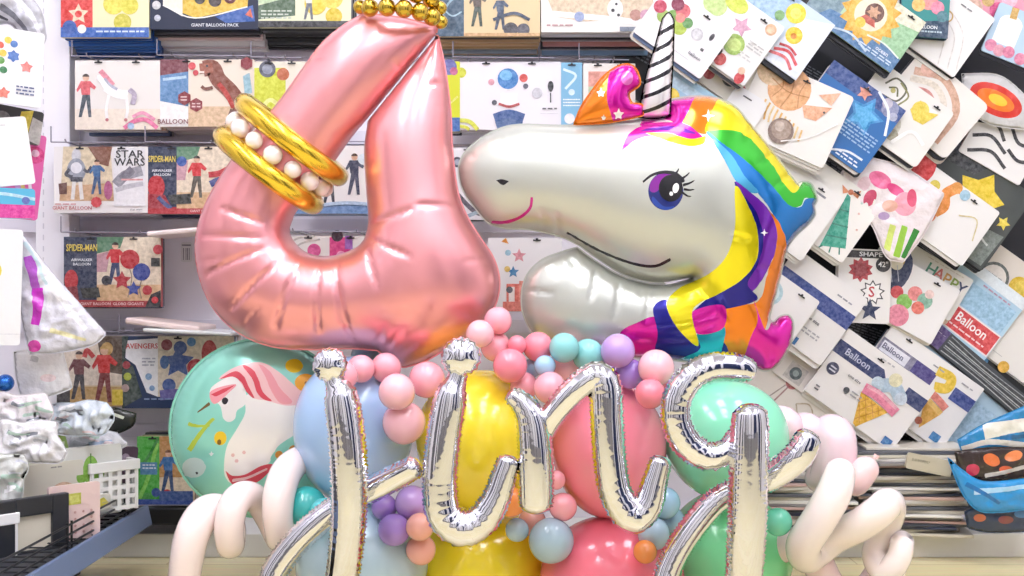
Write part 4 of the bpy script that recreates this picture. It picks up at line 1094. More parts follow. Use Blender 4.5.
# fourth line
card('balloon_packet', 'white packet with a pale blue bubble and blush shape, above the magenta curl', 'packet', (750, 252), 86, 62, A, L(6) + 0.004, '#f3f0ee',
     [('e', 0.46, 0.34, 0.15, None, '#bcdce4'), ('e', 0.46, 0.34, 0.11, None, '#dcecee'), ('e', 0.3, 0.66, 0.12, 0.16, '#efc2c0'), ('e', 0.5, 0.74, 0.09, None, '#f4d6d2')], holes=((0.78, 0.1),), back=2, short='pale bubble packet', gap=0.006)
card('balloon_packet', 'white packet crossed by a navy band, with a red feather print', 'packet', (797, 248), 88, 82, 36, L(7) + 0.006, '#f2efec',
     [('r', 0.0, 0.26, 1, 0.46, '#24418c'), ('r', 0.02, 0.28, 0.14, 0.44, '#4a5a94'), ('l', [(0.28, 0.98), (0.22, 0.84), (0.3, 0.66)], 0.05, '#a83a34'), ('e', 0.42, 0.68, 0.035, None, '#3e5a50'), ('t', 0.62, 0.6, 0.06, 'one size', '#55555c'), ('tx', 0.5, 0.72, 0.8, 2, '#b8b7ba'), ('r', 0.5, 0.88, 0.62, 0.98, '#2f74b4'), ('tx', 0.68, 0.16, 0.88, 1, '#9a9aa2')], back=2, short='navy band packet', holes=(), gap=0.006, bc=['#eceae6', '#d9c4b0'])
card('balloon_packet', 'upright white card headed SHAPE with red and white star bursts', 'packet', (839, 248), 53, 74, 2.5, L(8) + 0.008, '#f1eeea',
     [('r', 0.1, 0.02, 1, 0.12, '#26262a'), ('s', 0.42, 0.28, 0.24, 10, 0.72, '#b02a34'), ('s', 0.42, 0.28, 0.17, 10, 0.7, '#8e1f2a'), ('e', 0.84, 0.2, 0.14, None, '#232328'), ('t', 0.84, 0.2, 0.1, '42"', '#e8e8ea'), ('s', 0.66, 0.58, 0.24, 9, 0.66, '#232328'), ('s', 0.66, 0.58, 0.2, 9, 0.66, '#f4f2ee'), ('s', 0.62, 0.82, 0.22, 5, 0.42, '#24345c'), ('t', 0.64, 0.58, 0.2, 'S', '#c23038', 0.1), ('t', 0.6, 0.07, 0.085, 'SHAPE', '#e9e9ec', 0, 1.3)], holes=(), back=1, short='star burst card')
card('balloon_packet', 'white packet with a navy hat and coloured round balloons', 'packet', (880, 246), 92, 62, 29, L(9) + 0.008, '#f2f0ee',
     [('e', 0.28, 0.24, 0.16, 0.26, '#27375e'), ('e', 0.22, 0.06, 0.1, None, '#e6c24e'), ('e', 0.25, 0.12, 0.07, None, '#f2ecd8'), ('e', 0.4, 0.52, 0.07, None, '#d8464c'), ('e', 0.52, 0.6, 0.085, None, '#8cc85a'), ('e', 0.58, 0.4, 0.08, None, '#ee8f8c'), ('e', 0.71, 0.43, 0.085, None, '#8fbfa6'), ('e', 0.68, 0.58, 0.07, None, '#ee7c6c'), ('e', 0.53, 0.84, 0.12, None, '#ef8fa4'), ('e', 0.72, 0.3, 0.05, None, '#f3d4ce'), ('l', [(0.26, 0.14), (0.36, 0.36)], 0.008, '#cfd4e4'), ('l', [(0.2, 0.2), (0.3, 0.42)], 0.008, '#cfd4e4')], holes=((0.74, 0.1),), back=2, short='navy hat packet', gap=0.006)
card('balloon_packet', 'white packet lettered HAPPY in mixed colours', 'packet', (900, 236), 86, 48, 31, L(10) + 0.008, '#ecebe6', [('t', 0.513, 0.275, 0.34, 'H', '#4f9a7c'), ('t', 0.615, 0.275, 0.34, 'A', '#d8746a'), ('t', 0.72, 0.29, 0.34, 'P', '#d8a24e'), ('t', 0.82, 0.3, 0.34, 'P', '#8aa844'), ('t', 0.92, 0.31, 0.34, 'Y', '#2f3f6a'), ('tx', 0.4, 0.06, 0.9, 1, '#d9d2c8')], holes=(), back=1, short='HAPPY packet')
card('balloon_packet', 'light blue packet with a red label lettered Balloon', 'packet', (955, 246), 92, 80, 37, L(11), '#b9d9ee',
     [('r', 0.0, 0.0, 1, 0.14, '#e2ecf2'), ('p', [(0.1, 0.25), (0.96, 0.2), (0.96, 0.54), (0.1, 0.56)], '#a2cce8'), ('r', 0.33, 0.56, 0.995, 0.88, '#f4e9e8'), ('r', 0.345, 0.58, 0.98, 0.86, '#dd3f44'), ('t', 0.66, 0.68, 0.17, 'Balloon', '#fbf3f2', 0, 0.9), ('tx', 0.44, 0.79, 0.9, 1, '#f4d8d8'), ('e', 0.66, 0.94, 0.03, None, '#3a7fb8'), ('tx', 0.5, 0.17, 0.86, 1, '#c79ab4')], holes=(), back=2, short='red Balloon label packet', r=0.004, gap=0.007)
card('balloon_packet', 'beige packet with a dark wreath ring and a yellow disc', 'packet', (982, 232), 84, 70, A, L(12), '#e6ded4', [('e', 0.42, 0.44, 0.19, None, '#5c6460'), ('e', 0.42, 0.44, 0.155, None, '#eae4da'), ('e', 0.74, 0.34, 0.13, None, '#e8c22a'), ('e', 0.76, 0.32, 0.08, None, '#f0d24e'), ('tx', 0.32, 0.4, 0.52, 3, '#7a7c76')], holes=(), back=2, short='wreath ring packet', bc=['#d89aa8', '#2b2d33'])
card('balloon_packet', 'plain white packet under the wreath packet, by the frame edge', 'packet', (1010, 296), 74, 62, 37, L(11) + 0.014, '#efece6', [('e', 0.5, 0.98, 0.08, None, '#e8b43a'), ('r', 0.1, 0.86, 0.4, 0.87, '#c8c6c4')], holes=(), back=1, short='plain white edge packet')
# fifth line
card('balloon_packet', 'white packet with two thin wands and a rosy flower, above the mint balloon', 'packet', (763, 338), 108, 66, A, L(9), '#f0eae2',
     [('r', 0, 0.06, 0.5, 0.18, '#27427f'), ('e', 0.46, 0.3, 0.06, None, '#c7717a'), ('e', 0.46, 0.3, 0.035, None, '#e0a3a4'), ('l', [(0.45, 0.38), (0.4, 0.84)], 0.014, '#b08a86'), ('l', [(0.42, 0.38), (0.34, 0.74)], 0.012, '#b0a49c'), ('l', [(0.6, 0.52), (0.7, 0.42), (0.78, 0.52), (0.68, 0.64), (0.6, 0.52)], 0.014, '#c9b9a0'), ('tx', 0.66, 0.26, 0.92, 2, '#c0bab4'), ('tx', 0.74, 0.7, 0.9, 2, '#c0bab4')], holes=((0.34, 0.05),), back=2, short='thin wands packet', gap=0.006)
card('small_packet', 'small white packet with a camera print, tucked at the wands packet corner', 'packet', (788, 346), 40, 30, A, L(8) + 0.018, '#ece6de', [('r', 0.3, 0.3, 0.8, 0.9, '#cfc9c4'), ('e', 0.55, 0.6, 0.16, None, '#4a5a5e'), ('e', 0.55, 0.6, 0.08, None, '#9aa8a8')], holes=())
CONE = [('p', [(0.42, 0.66), (0.72, 0.5), (0.86, 0.58), (0.62, 1.02)], '#efb42c')]
card('balloon_packet', 'white packet with a pink ice cream cone and navy Balloon banner', 'packet', (848, 328), 107, 76, A, L(8) - 0.002, '#f3f0ed',
     [('r', 0.0, 0.17, 0.5, 0.36, NV), ('p', [(0.5, 0.17), (0.56, 0.26), (0.62, 0.36), (0.5, 0.36)], NV), ('r', 0.78, 0.17, 1.0, 0.36, NV), ('e', 0.1, 0.55, 0.06, None, '#3a3d5c'), ('tx', 0.07, 0.52, 0.14, 2, '#d9d9e4'),
      ('p', [(0.44, 0.58), (0.76, 0.6), (0.59, 1.0), (0.55, 0.98)], '#f2bc34'), ('l', [(0.5, 0.6), (0.64, 0.86)], 0.008, '#d8962a'), ('l', [(0.57, 0.6), (0.68, 0.78)], 0.008, '#d8962a'), ('l', [(0.46, 0.66), (0.6, 0.94)], 0.008, '#d8962a'), ('l', [(0.54, 0.6), (0.48, 0.72)], 0.008, '#d8962a'), ('l', [(0.62, 0.6), (0.51, 0.82)], 0.008, '#d8962a'), ('l', [(0.7, 0.61), (0.54, 0.92)], 0.008, '#d8962a'), ('l', [(0.64, 0.6), (0.7, 0.7)], 0.008, '#d8962a'),
      ('l', [(0.56, 0.36), (0.66, 0.28), (0.78, 0.36)], 0.13, '#b7cfe2'), ('e', 0.52, 0.36, 0.06, None, '#c6d9e8'), ('e', 0.78, 0.36, 0.06, None, '#cfdcea'), ('e', 0.64, 0.2, 0.065, None, '#ece6c0'), ('l', [(0.44, 0.52), (0.6, 0.5), (0.82, 0.55)], 0.1, '#ee86a4'), ('l', [(0.46, 0.48), (0.6, 0.46), (0.8, 0.5)], 0.03, '#f6b3c4'),
      ('t', 0.24, 0.265, 0.13, 'Balloon', '#c9cee6'), ('t', 0.32, 0.5, 0.06, 'one size', '#55555c'), ('e', 0.32, 0.68, 0.03, None, '#55585e'), ('tx', 0.37, 0.64, 0.48, 2, '#a9a8ac'), ('tx', 0.06, 0.84, 0.12, 2, '#55555c'), ('r', 0.86, 0.87, 0.95, 0.98, '#2f74b4'), ('tx', 0.42, 0.06, 0.56, 1, '#c2c1c6'), ('e', 0.905, 0.92, 0.02, None, '#5a94c8')], holes=((0.42, 0.1),), back=3, short='pink ice cream cone packet', gap=0.006, r=0.004, bc=['#f0eeea', '#e6e2dc', '#efece8'])
card('balloon_packet', 'white packet with a yellow swirl ice cream and purple band, beside the pink cone one', 'packet', (893, 324), 112, 76, A, L(10) - 0.004, '#f2f0ee',
     [('r', 0.0, 0.2, 0.36, 0.42, '#8c8aa0'), ('r', 0.02, 0.23, 0.3, 0.38, '#e9e9f2'), ('r', 0.36, 0.2, 0.58, 0.38, '#4a3f86'), ('r', 0.78, 0.2, 1, 0.38, '#33478f'), ('l', [(0.56, 0.16), (0.7, 0.14), (0.72, 0.28), (0.62, 0.36)], 0.09, '#f0cb3a'), ('p', [(0.62, 0.58), (0.81, 0.61), (0.72, 0.92)], '#e8b04a'), ('l', [(0.62, 0.45), (0.72, 0.47), (0.82, 0.51)], 0.07, '#e88a7c'), ('l', [(0.61, 0.54), (0.72, 0.57), (0.81, 0.6)], 0.05, '#f0c46a'), ('e', 0.68, 0.84, 0.035, None, '#b0563a'), ('t', 0.14, 0.3, 0.11, 'Balloon', '#6a6a88'), ('tx', 0.5, 0.12, 0.62, 1, '#a9a8ac'), ('tx', 0.8, 0.1, 0.92, 1, '#a9a8ac'), ('r', 0.84, 0.84, 0.93, 0.95, '#3f86c0')], holes=((0.2, 0.06),), back=3, short='yellow swirl ice cream packet', gap=0.006, r=0.004, bc=['#eeece8', '#3a4a5a', '#e3ddd4'])
card('balloon_packet', 'plain light blue packet showing at the corner of the swirl ice cream packet', 'packet', (926, 330), 116, 82, 38, L(11) + 0.002, '#b5d2e6', [('p', [(0.2, 0.7), (0.5, 0.8), (0.4, 1), (0.2, 1)], '#c6d87a'), ('r', 0.5, 0.3, 0.98, 0.98, '#a9cbe4')], holes=(), back=2, short='plain light blue packet', gap=0.006)
card('balloon_packet', 'dark packet of silver strands with a purple header, above the light blue one', 'packet', (938, 322), 124, 22, 40, L(10) + 0.012, '#4a5056',
     [('r', 0, 0, 0.14, 1, '#5a4684'), ('tx', 0.02, 0.3, 0.12, 1, '#d8d0e8')] + [('l', [(0.16, 0.12 + 0.1 * q), (0.5, 0.2 + 0.08 * q), (0.98, 0.1 + 0.1 * q)], 0.008, ['#9aa2a4', '#2a2e33', '#c2c8c8'][q % 3]) for q in range(9)], holes=(), back=1, short='silver strand packet')
card('balloon_packet', 'near black packet with a blue and green bulb print, by the frame edge', 'packet', (988, 328), 90, 50, 40, L(12), '#22262a', [('e', 0.16, 0.56, 0.08, None, '#3f94c8'), ('e', 0.1, 0.72, 0.06, None, '#5fae5a'), ('l', [(0.3, 0.3), (0.7, 0.4)], 0.02, '#5a6064'), ('l', [(0.3, 0.6), (0.8, 0.7)], 0.02, '#454a50')], holes=(), back=2, short='bulb print packet', bc=['#1a1c20', '#2d3136'])
# dark stock deeper on the hooks, filler cards that also stand for shade in the gaps
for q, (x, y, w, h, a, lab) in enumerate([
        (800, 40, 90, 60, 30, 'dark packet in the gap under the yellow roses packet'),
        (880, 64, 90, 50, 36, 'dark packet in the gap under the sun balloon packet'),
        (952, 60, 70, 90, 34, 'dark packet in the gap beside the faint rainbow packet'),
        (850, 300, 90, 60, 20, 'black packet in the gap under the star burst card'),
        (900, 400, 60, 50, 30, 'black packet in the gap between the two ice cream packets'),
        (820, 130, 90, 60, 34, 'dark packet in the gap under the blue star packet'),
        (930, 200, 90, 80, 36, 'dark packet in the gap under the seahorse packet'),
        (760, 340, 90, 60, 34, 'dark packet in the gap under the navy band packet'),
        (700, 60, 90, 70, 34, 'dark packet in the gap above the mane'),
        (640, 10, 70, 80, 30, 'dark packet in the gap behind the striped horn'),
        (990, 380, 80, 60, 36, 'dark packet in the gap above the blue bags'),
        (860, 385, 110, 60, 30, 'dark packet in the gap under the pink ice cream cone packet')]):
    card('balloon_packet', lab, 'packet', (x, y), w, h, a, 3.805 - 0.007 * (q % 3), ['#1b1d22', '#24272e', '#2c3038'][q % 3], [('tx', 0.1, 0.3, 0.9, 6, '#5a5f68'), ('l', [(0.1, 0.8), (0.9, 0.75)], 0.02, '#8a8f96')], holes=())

# ------------------------------------------------------------------ floppy bags
def bag(label, outline, Y, m, name='plastic_bag', k=0.25, noise=0.006, regions=(), cat='bag', off=0.0, h=0.008, yaw=0):
    ox = sum(p[0] for p in outline) / len(outline)
    oy = sum(p[1] for p in outline) / len(outline)
    o = inflate(name, outline, Y, (ox, oy), h, m, regions, k=k * 0.75, flange=0.003, pucker=(0.004, 0.03, 0.03), noise=noise, single=True, depth_off=off)
    tag(o, label, cat)
    if yaw:
        o.rotation_euler = (0, 0, math.radians(yaw))
    return o


CB = lambda c: mat(c, 0.16, 0, 0.6, 0.5, 0.7, 30, 'bag_film')
bag('clear bag with a red and orange oval badge balloon, beside the tan rainbow packet', [(962, 74, 1), (1000, 76), (1030, 100, 1), (1030, 130, 1), (990, 124), (966, 108, 1)], L(7) + 0.006, CB('#c9c8c6'), 'clear_bag', 0.12, 0.004,
    [('badge', CB('#d23a2c'), ell(996, 100, 28, 15, 0.45)), ('badge', CB('#ee7a2a'), ell(996, 100, 20, 9, 0.45)), ('badge', CB('#f2c43a'), ell(998, 100, 10, 5, 0.45))])
bag('cone shaped clear bag of pink sweets over green and white stripes', [(872, 158, 1), (905, 168), (944, 194, 1), (925, 232), (903, 262, 1), (886, 256), (872, 225), (850, 200), (842, 172)], L(6) + 0.002, CB('#e9dfe0'), 'sweet_cone_bag', 0.15, 0.005,
    [('sweets', CB('#e06a94'), ell(880, 180, 12, 8, 0.5)), ('sweets', CB('#d84a80'), ell(896, 190, 10, 5, 0.6)), ('sweets', CB('#f0a9b8'), ell(905, 204, 11, 12)), ('sweets', CB('#dc5a78'), ell(912, 198, 5, 9)), ('sweets', CB('#e8b4a0'), ell(890, 206, 8, 6)), ('stripe', CB('#9ccc4a'), [(902, 225, 1), (908, 227, 1), (900, 258, 1), (893, 256, 1)]), ('stripe', CB('#3f8a3c'), [(914, 228, 1), (920, 231, 1), (905, 259, 1), (901, 257, 1)]),
     ('stripe', CB('#d6e67a'), [(890, 224, 1), (896, 226, 1), (890, 252, 1), (884, 248, 1)]), ('sweets', CB('#b9a0c8'), ell(884, 216, 6, 4)), ('sweets', CB('#c8506c'), ell(870, 198, 6, 9, 0.5)), ('sweets', CB('#e6c8d0'), ell(864, 184, 6, 8, 0.5))])
bag('blue and white striped bag on the pile under the light blue packet', [(958, 440, 1), (985, 424), (1035, 402, 1), (1040, 450, 1), (990, 452), (962, 452, 1)], 3.5, CB('#2c86bc'), 'plastic_bag', 0.3, 0.008,
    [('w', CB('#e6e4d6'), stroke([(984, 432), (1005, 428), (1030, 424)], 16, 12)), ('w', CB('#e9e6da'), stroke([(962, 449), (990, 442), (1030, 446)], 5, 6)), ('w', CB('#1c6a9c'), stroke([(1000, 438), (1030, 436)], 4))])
bag('bag of orange and black toys in the bag pile', [(955, 452, 1), (990, 448), (1035, 448, 1), (1035, 478, 1), (990, 480), (960, 474, 1)], 3.47, CB('#3a2e2a'), 'toy_bag', 0.25, 0.008,
    [('o', CB('#e2763c'), ell(992, 460, 9, 6, 0.4)), ('o', CB('#e98a52'), ell(1014, 456, 9, 5, -0.3)), ('o', CB('#c85a30'), ell(1006, 470, 7, 4)), ('o', CB('#d9d4cc'), stroke([(985, 476), (1005, 472), (1030, 466)], 4)), ('o', CB('#d4345c'), ell(973, 470, 7, 6))])
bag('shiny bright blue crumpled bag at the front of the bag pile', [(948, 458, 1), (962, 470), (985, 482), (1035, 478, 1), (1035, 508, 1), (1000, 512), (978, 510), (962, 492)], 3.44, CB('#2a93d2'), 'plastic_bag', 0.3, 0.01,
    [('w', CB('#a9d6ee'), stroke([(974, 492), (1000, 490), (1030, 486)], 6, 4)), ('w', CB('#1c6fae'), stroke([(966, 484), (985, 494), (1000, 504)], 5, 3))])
bag('dark bag with orange specks lying lowest in the bag pile', [(965, 512, 1), (985, 504), (1035, 508, 1), (1035, 531, 1), (990, 532), (968, 528, 1)], 3.46, CB('#2b3a52'), 'plastic_bag', 0.25, 0.008, [('o', CB('#c86a44'), ell(980, 518, 6, 4)), ('o', CB('#8a4a44'), ell(1006, 520, 8, 4)), ('o', CB('#4a7aa4'), ell(1022, 514, 8, 4))])

# piles of flat packets on the base deck
PC = ['#cfc8b8', '#e4e0d8', '#8f8c8c', '#3a3f4c', '#d9d5d0', '#bdb6aa', '#5b5f68', '#e9e6df', '#a49f98', '#c9a9a0', '#27304a', '#ddd6c6']
for pi, (x, wpx, n, lab, grp) in enumerate([(906, 100, 26, 'thin packet lying in the flat pile beside the blue bags', 'flat pile beside the blue bags'),
                                            (800, 96, 22, 'thin packet lying in the flat pile behind the spiral balloons', 'flat pile behind the spiral balloons')]):
    Yp = 3.62
    z = 0.082
    mesh_of = {}
    for q in range(n):
        c = PC[(q * 5 + pi * 3 + q // 4) % len(PC)]
        th = random.choice((0.0085, 0.0105, 0.012))
        key = (c, th)
        if key not in mesh_of:
            bm = bmesh.new()
            box(bm, (0, 0, 0), (wpx * Yp / F, 0.19, th), 0.002)
            me = bpy.data.meshes.new('flat_packet')
            bm.to_mesh(me)
            bm.free()
            me.materials.append(mat(c, 0.3, 0, 0.3, kind='card'))
            mesh_of[key] = me
        z += th / 2 + 0.0006
        o = obj('flat_packet', mesh_of[key], None, (W(x, 0, Yp).x + random.uniform(-0.03, 0.03), Yp + random.uniform(-0.012, 0.02), z), (0, 0, random.uniform(-0.17, 0.17)))
        z += th / 2
        tag(o, lab, 'packet', grp)
ZTOP = z
card('balloon_packet', 'cream packet leaning on the pile under the ice cream packets', 'packet', (908, 452), 46, 16, 12, 3.49, '#cfc6ae', [('tx', 0.1, 0.3, 0.5, 4, '#8f886f')], holes=(), t=0.01)

# ------------------------------------------------------------------ side rack (nearer, at the edge of the aisle)
side = empty('side_rack', (-1.13, 2.95, 0))
tag(side, 'low side rack with a blue grey shelf lip and black wire fence', 'rack')
S = Vector((1.13, -2.95, 0))
boxobj('back_panel', Vector((-2.02, 2.85, 0.9)) + S, (0.03, 1.1, 1.8), mat('#cdc9d2', 0.5, kind='panel_paint'), side)
boxobj('deck', Vector((-1.56, 2.85, 0.175)) + S, (0.86, 1.1, 0.02), mat('#2a2c33', 0.5, kind='metal_paint'), side)
boxobj('plinth', Vector((-1.66, 2.85, 0.082)) + S, (0.66, 1.08, 0.164), mat('#3a3a40', 0.5, kind='metal_paint'), side)
bm = bmesh.new()
box(bm, (0.004, -0.1, 0.178), (0.018, 1.1, 0.062), 0.003, 0, 0, -0.22)
obj('shelf_lip', bm, side, None, None, [mat('#66789a', 0.4, kind='metal_paint')])
bm = bmesh.new()
xf = -0.025
for z in (0.212, 0.237, 0.262):
    rod(bm, (xf, -0.64, z), (xf, 0.42, z), 0.0032)
for y in (-0.5, -0.095, -0.065, 0.33, 0.36):
    rod(bm, (xf, y, 0.19), (xf, y, 0.27), 0.0032)
for y in [-0.62 + 0.05 * q for q in range(21)]:
    rod(bm, (xf, y, 0.2), (xf - 0.12, y, 0.2), 0.0022)
obj('wire_fence', bm, side, None, None, [BLACK])

card('white_gift_box', 'cream box with a peach arch print standing on the side rack', 'box', (6, 462), 74, 71, 0, 3.08, '#f3efdf', [('e', 0.72, 0.5, 0.2, 0.2, '#f0c8a8'), ('r', 0.5, 0.55, 0.95, 0.72, '#f3efdf'), ('tx', 0.55, 0.06, 0.7, 1, '#a9a69c'), ('l', [(0.06, 0.1), (0.1, 0.5), (0.06, 0.9)], 0.02, '#d9d2a4')], t=0.05, holes=(), yaw=46)
card('packet', 'white packet with a green cactus print behind the cream box', 'packet', (56, 446), 66, 70, 0, 3.16, '#f2f3ee', [('e', 0.5, 0.34, 0.12, 0.22, '#8cc63e'), ('e', 0.36, 0.42, 0.08, 0.1, '#8cc63e'), ('e', 0.64, 0.38, 0.08, 0.12, '#8cc63e'), ('r', 0.4, 0.5, 0.6, 0.62, '#7ab434'), ('l', [(0.5, 0.1), (0.5, 0.5)], 0.02, '#5a9428')], t=0.02, holes=(), yaw=46)
card('packet', 'green and white folded packet lying above the cream box', 'packet', (16, 446), 48, 18, -14, 3.12, '#a6d072', [('l', [(0.05, 0.7), (0.5, 0.3), (0.95, 0.5)], 0.07, '#e4f0d2')], t=0.03, holes=(), yaw=30)
card('pink_planner_card', 'pale pink card with a lime motif in front of the cactus packet', 'card', (48, 484), 52, 56, 0, 3.0, '#f6d8d2', [('r', 0.36, 0.16, 0.62, 0.36, '#cdd04a'), ('r', 0.4, 0.2, 0.58, 0.32, '#dfe070')] + [('e', 0.18 + 0.16 * (q % 5), 0.5 + 0.12 * (q // 5), 0.025, None, '#d8a49c') for q in range(20)], t=0.012, holes=(), yaw=46)
card('yellow_tag_card', 'small card with yellow and grey stripes at the foot of the white basket', 'card', (92, 494), 18, 16, 0, 3.16, '#e9e6d8', [('p', [(0, 0.4), (0.6, 0.2), (0.9, 0.6), (0.2, 0.9)], '#e6d63e'), ('tx', 0.5, 0.5, 0.9, 2, '#a8a8a8')], t=0.012, holes=(), yaw=46)
# dark picture frame
fr = empty('picture_frame', W(33, 557, 2.9), (0, 0, math.radians(46)))
tag(fr, 'dark grey picture frame with a cream insert, nearest on the side rack', 'frame')
fm = mat('#2b2d33', 0.35, kind='frame')
for nm, c, s in (('side_bar', (-0.07, 0, 0.074), (0.045, 0.022, 0.17)), ('side_bar', (0.07, 0, 0.074), (0.045, 0.022, 0.17)), ('top_bar', (0, 0, 0.135), (0.096, 0.021, 0.048)), ('bottom_bar', (0, 0, 0.005), (0.116, 0.021, 0.03))):
    boxobj(nm, c, s, fm, fr, 0.003)
boxobj('insert', (0, 0.004, 0.07), (0.12, 0.006, 0.12), mat('#ded6c2', 0.4, kind='card'), fr)


def basket(label, px, py, Y, w, d, h, m, yaw):
    b = empty('plastic_basket', W(px, py, Y), (0, 0, math.radians(yaw)))
    tag(b, label, 'basket')
    bm = bmesh.new()
    for sx, sy, ln, rz in ((0, -d / 2, w, 0), (0, d / 2, w, 0), (-w / 2, 0, d, PI / 2), (w / 2, 0, d, PI / 2)):
        nb = max(4, int(ln / 0.026))
        for q in range(nb + 1):
            tt = -ln / 2 + ln * q / nb
            p = Matrix.Rotation(rz, 3, 'Z') @ Vector((tt, 0, 0)) + Vector((sx, sy, h / 2))
            box(bm, p, (0.011, 0.005, h), 0, rz)
        for z in (0.008, 0.3 * h, 0.52 * h, 0.74 * h):
            box(bm, (sx, sy, z), (ln, 0.0056, 0.011), 0, rz)
    box(bm, (0, 0, 0.004), (w, d, 0.006))
    obj('lattice_body', bm, b, None, None, [m])
    bm = bmesh.new()
    for sx, sy, ln, rz in ((0, -d / 2, w + 0.02, 0), (0, d / 2, w + 0.02, 0), (-w / 2, 0, d, PI / 2), (w / 2, 0, d, PI / 2)):
        box(bm, (sx, sy, h), (ln, 0.014, 0.03), 0.003, rz)
    obj('rim', bm, b, None, None, [m])
    return b


WP = mat('#f4f3f1', 0.3, 0, 0.2, kind='plastic')
basket('white lattice basket with teal and dark goods at the far end of the side rack', 104, 508, 3.24, 0.135, 0.13, 0.13, WP, 46)
basket('white lattice basket cut by the frame edge, nearest on the side rack', -12, 568, 2.86, 0.1, 0.1, 0.13, WP, 46)
card('teal_packet', 'teal packet standing in the far white basket', 'packet', (98, 450), 20, 34, -6, 3.24, '#3fb4a4', [('tx', 0.1, 0.2, 0.9, 5, '#bfe8e0')], t=0.015, holes=(), yaw=46)
card('dark_packet', 'plum dark packet standing in the far white basket', 'packet', (116, 446), 22, 36, 4, 3.28, '#5a4456', [('e', 0.4, 0.3, 0.2, None, '#b8a0b4'), ('e', 0.6, 0.6, 0.16, None, '#d8c8d0')], t=0.015, holes=(), yaw=46)
o = obj('yellow_ball', ballmesh('yellow_ball', latex('#e6ad3c'), 20, 12), None, W(55, 442, 3.1))
o.scale = (0.017,) * 3
tag(o, 'small amber ball resting among the clear bags over the cream box', 'ball')

# hanging stock on the side rack
card('toy_card', 'white hanging card with small coloured toy prints, topmost on the side rack', 'card', (-28, 26), 70, 76, 3, 3.05, '#f3f4f8',
     [('e', 0.42, 0.24, 0.05, None, '#e6583a'), ('e', 0.52, 0.16, 0.05, None, '#f0d03c'), ('e', 0.6, 0.2, 0.05, None, '#4d7fc8'), ('s', 0.6, 0.36, 0.09, 6, 0.7, '#4a78c4'), ('s', 0.78, 0.48, 0.09, 5, 0.6, '#ee8a84'), ('e', 0.44, 0.44, 0.05, None, '#6aa84e'), ('e', 0.48, 0.56, 0.05, None, '#3f8f5a'), ('e', 0.46, 0.34, 0.05, None, '#f0c83a'), ('s', 0.5, 0.86, 0.09, 5, 0.6, '#ee8272'), ('tx', 0.66, 0.74, 0.9, 3, '#4c5a8c')], t=0.008, holes=(), yaw=32)
GREYB = CB('#b9b8be')
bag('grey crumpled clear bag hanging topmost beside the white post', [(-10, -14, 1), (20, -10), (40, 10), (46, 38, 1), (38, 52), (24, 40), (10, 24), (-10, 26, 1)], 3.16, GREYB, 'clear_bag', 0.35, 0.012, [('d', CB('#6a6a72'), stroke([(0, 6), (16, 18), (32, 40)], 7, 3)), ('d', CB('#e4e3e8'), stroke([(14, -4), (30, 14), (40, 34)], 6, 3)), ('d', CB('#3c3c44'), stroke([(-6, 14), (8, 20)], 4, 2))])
card('packet', 'black packet with a yellow tag under the toy print card', 'packet', (-20, 102), 62, 34, 8, 3.12, '#3a3836', [('p', [(0.66, 0.1), (0.84, 0.0), (0.8, 0.8), (0.64, 0.8)], '#ead23a'), ('e', 0.4, 0.4, 0.12, None, '#7a7672'), ('p', [(0.84, 0.2), (1, 0.3), (1, 1), (0.8, 0.9)], '#b9b4ae')], t=0.015, holes=(), yaw=28)
card('packet', 'magenta and pink packet with yellow shapes, second from the top of the side rack', 'packet', (-18, 128), 62, 86, 6, 3.16, '#ef6cb4', [('e', 0.86, 0.24, 0.14, None, '#e8348c'), ('e', 0.86, 0.22, 0.06, None, '#f8c2dc'), ('l', [(0.5, 0.0), (0.62, 0.5), (0.8, 0.9)], 0.12, '#d994d8'), ('l', [(0.62, 0.3), (0.7, 0.55), (0.76, 0.7)], 0.06, '#f2d67a'), ('l', [(0.74, 0.2), (0.8, 0.5), (0.9, 0.8)], 0.05, '#f6e2ee')], t=0.02, holes=(), yaw=28)
card('packet', 'plain white packet hanging in front of the magenta packet', 'packet', (-26, 122), 50, 68, -8, 3.02, '#f3f2f5', [('r', 0.1, 0.1, 0.6, 0.12, '#d5d5da')], t=0.015, holes=(), yaw=30)
card('packet', 'sky blue and magenta packet below the plain white one', 'packet', (-30, 188), 62, 30, 0, 3.0, '#5cb8dc', [('r', 0, 0.55, 1, 1, '#e0389c'), ('l', [(0, 0.3), (0.5, 0.2), (1, 0.35)], 0.05, '#bfe4f2'), ('e', 0.86, 0.4, 0.06, None, '#5a6ab8')], t=0.025, holes=(), yaw=30)
card('white_box', 'white box with a yellow dot hanging on the side rack', 'box', (-46, 228), 66, 116, 1.5, 2.92, '#f4f4f6', [('e', 0.56, 0.36, 0.16, None, '#f0e23e'), ('r', 0.0, 0.9, 1, 0.905, '#dcdce2')], t=0.05, holes=(), yaw=24)
bag('clear triangular bag of purple and magenta pieces, sticking out past the post', [(20, 232, 1), (48, 268), (80, 305), (106, 334, 1), (92, 345), (60, 352), (30, 354, 1), (22, 320), (18, 280)], 3.0, CB('#d9d8e2'), 'clear_bag', 0.3, 0.01,
    [('p', CB('#b45ac8'), stroke([(28, 256), (33, 275), (36, 296)], 10, 9)), ('p', CB('#c92cc0'), stroke([(37, 288), (38, 305), (35, 325)], 12, 8)), ('p', CB('#e048b0'), ell(34, 346, 7, 6)), ('p', CB('#efe9b8'), stroke([(50, 330), (70, 336), (86, 340)], 5, 3)), ('p', CB('#f0f0f4'), stroke([(46, 276), (62, 300), (86, 330)], 9, 5)), ('p', CB('#c3d8e0'), stroke([(24, 242), (36, 260), (46, 285)], 4, 3))])
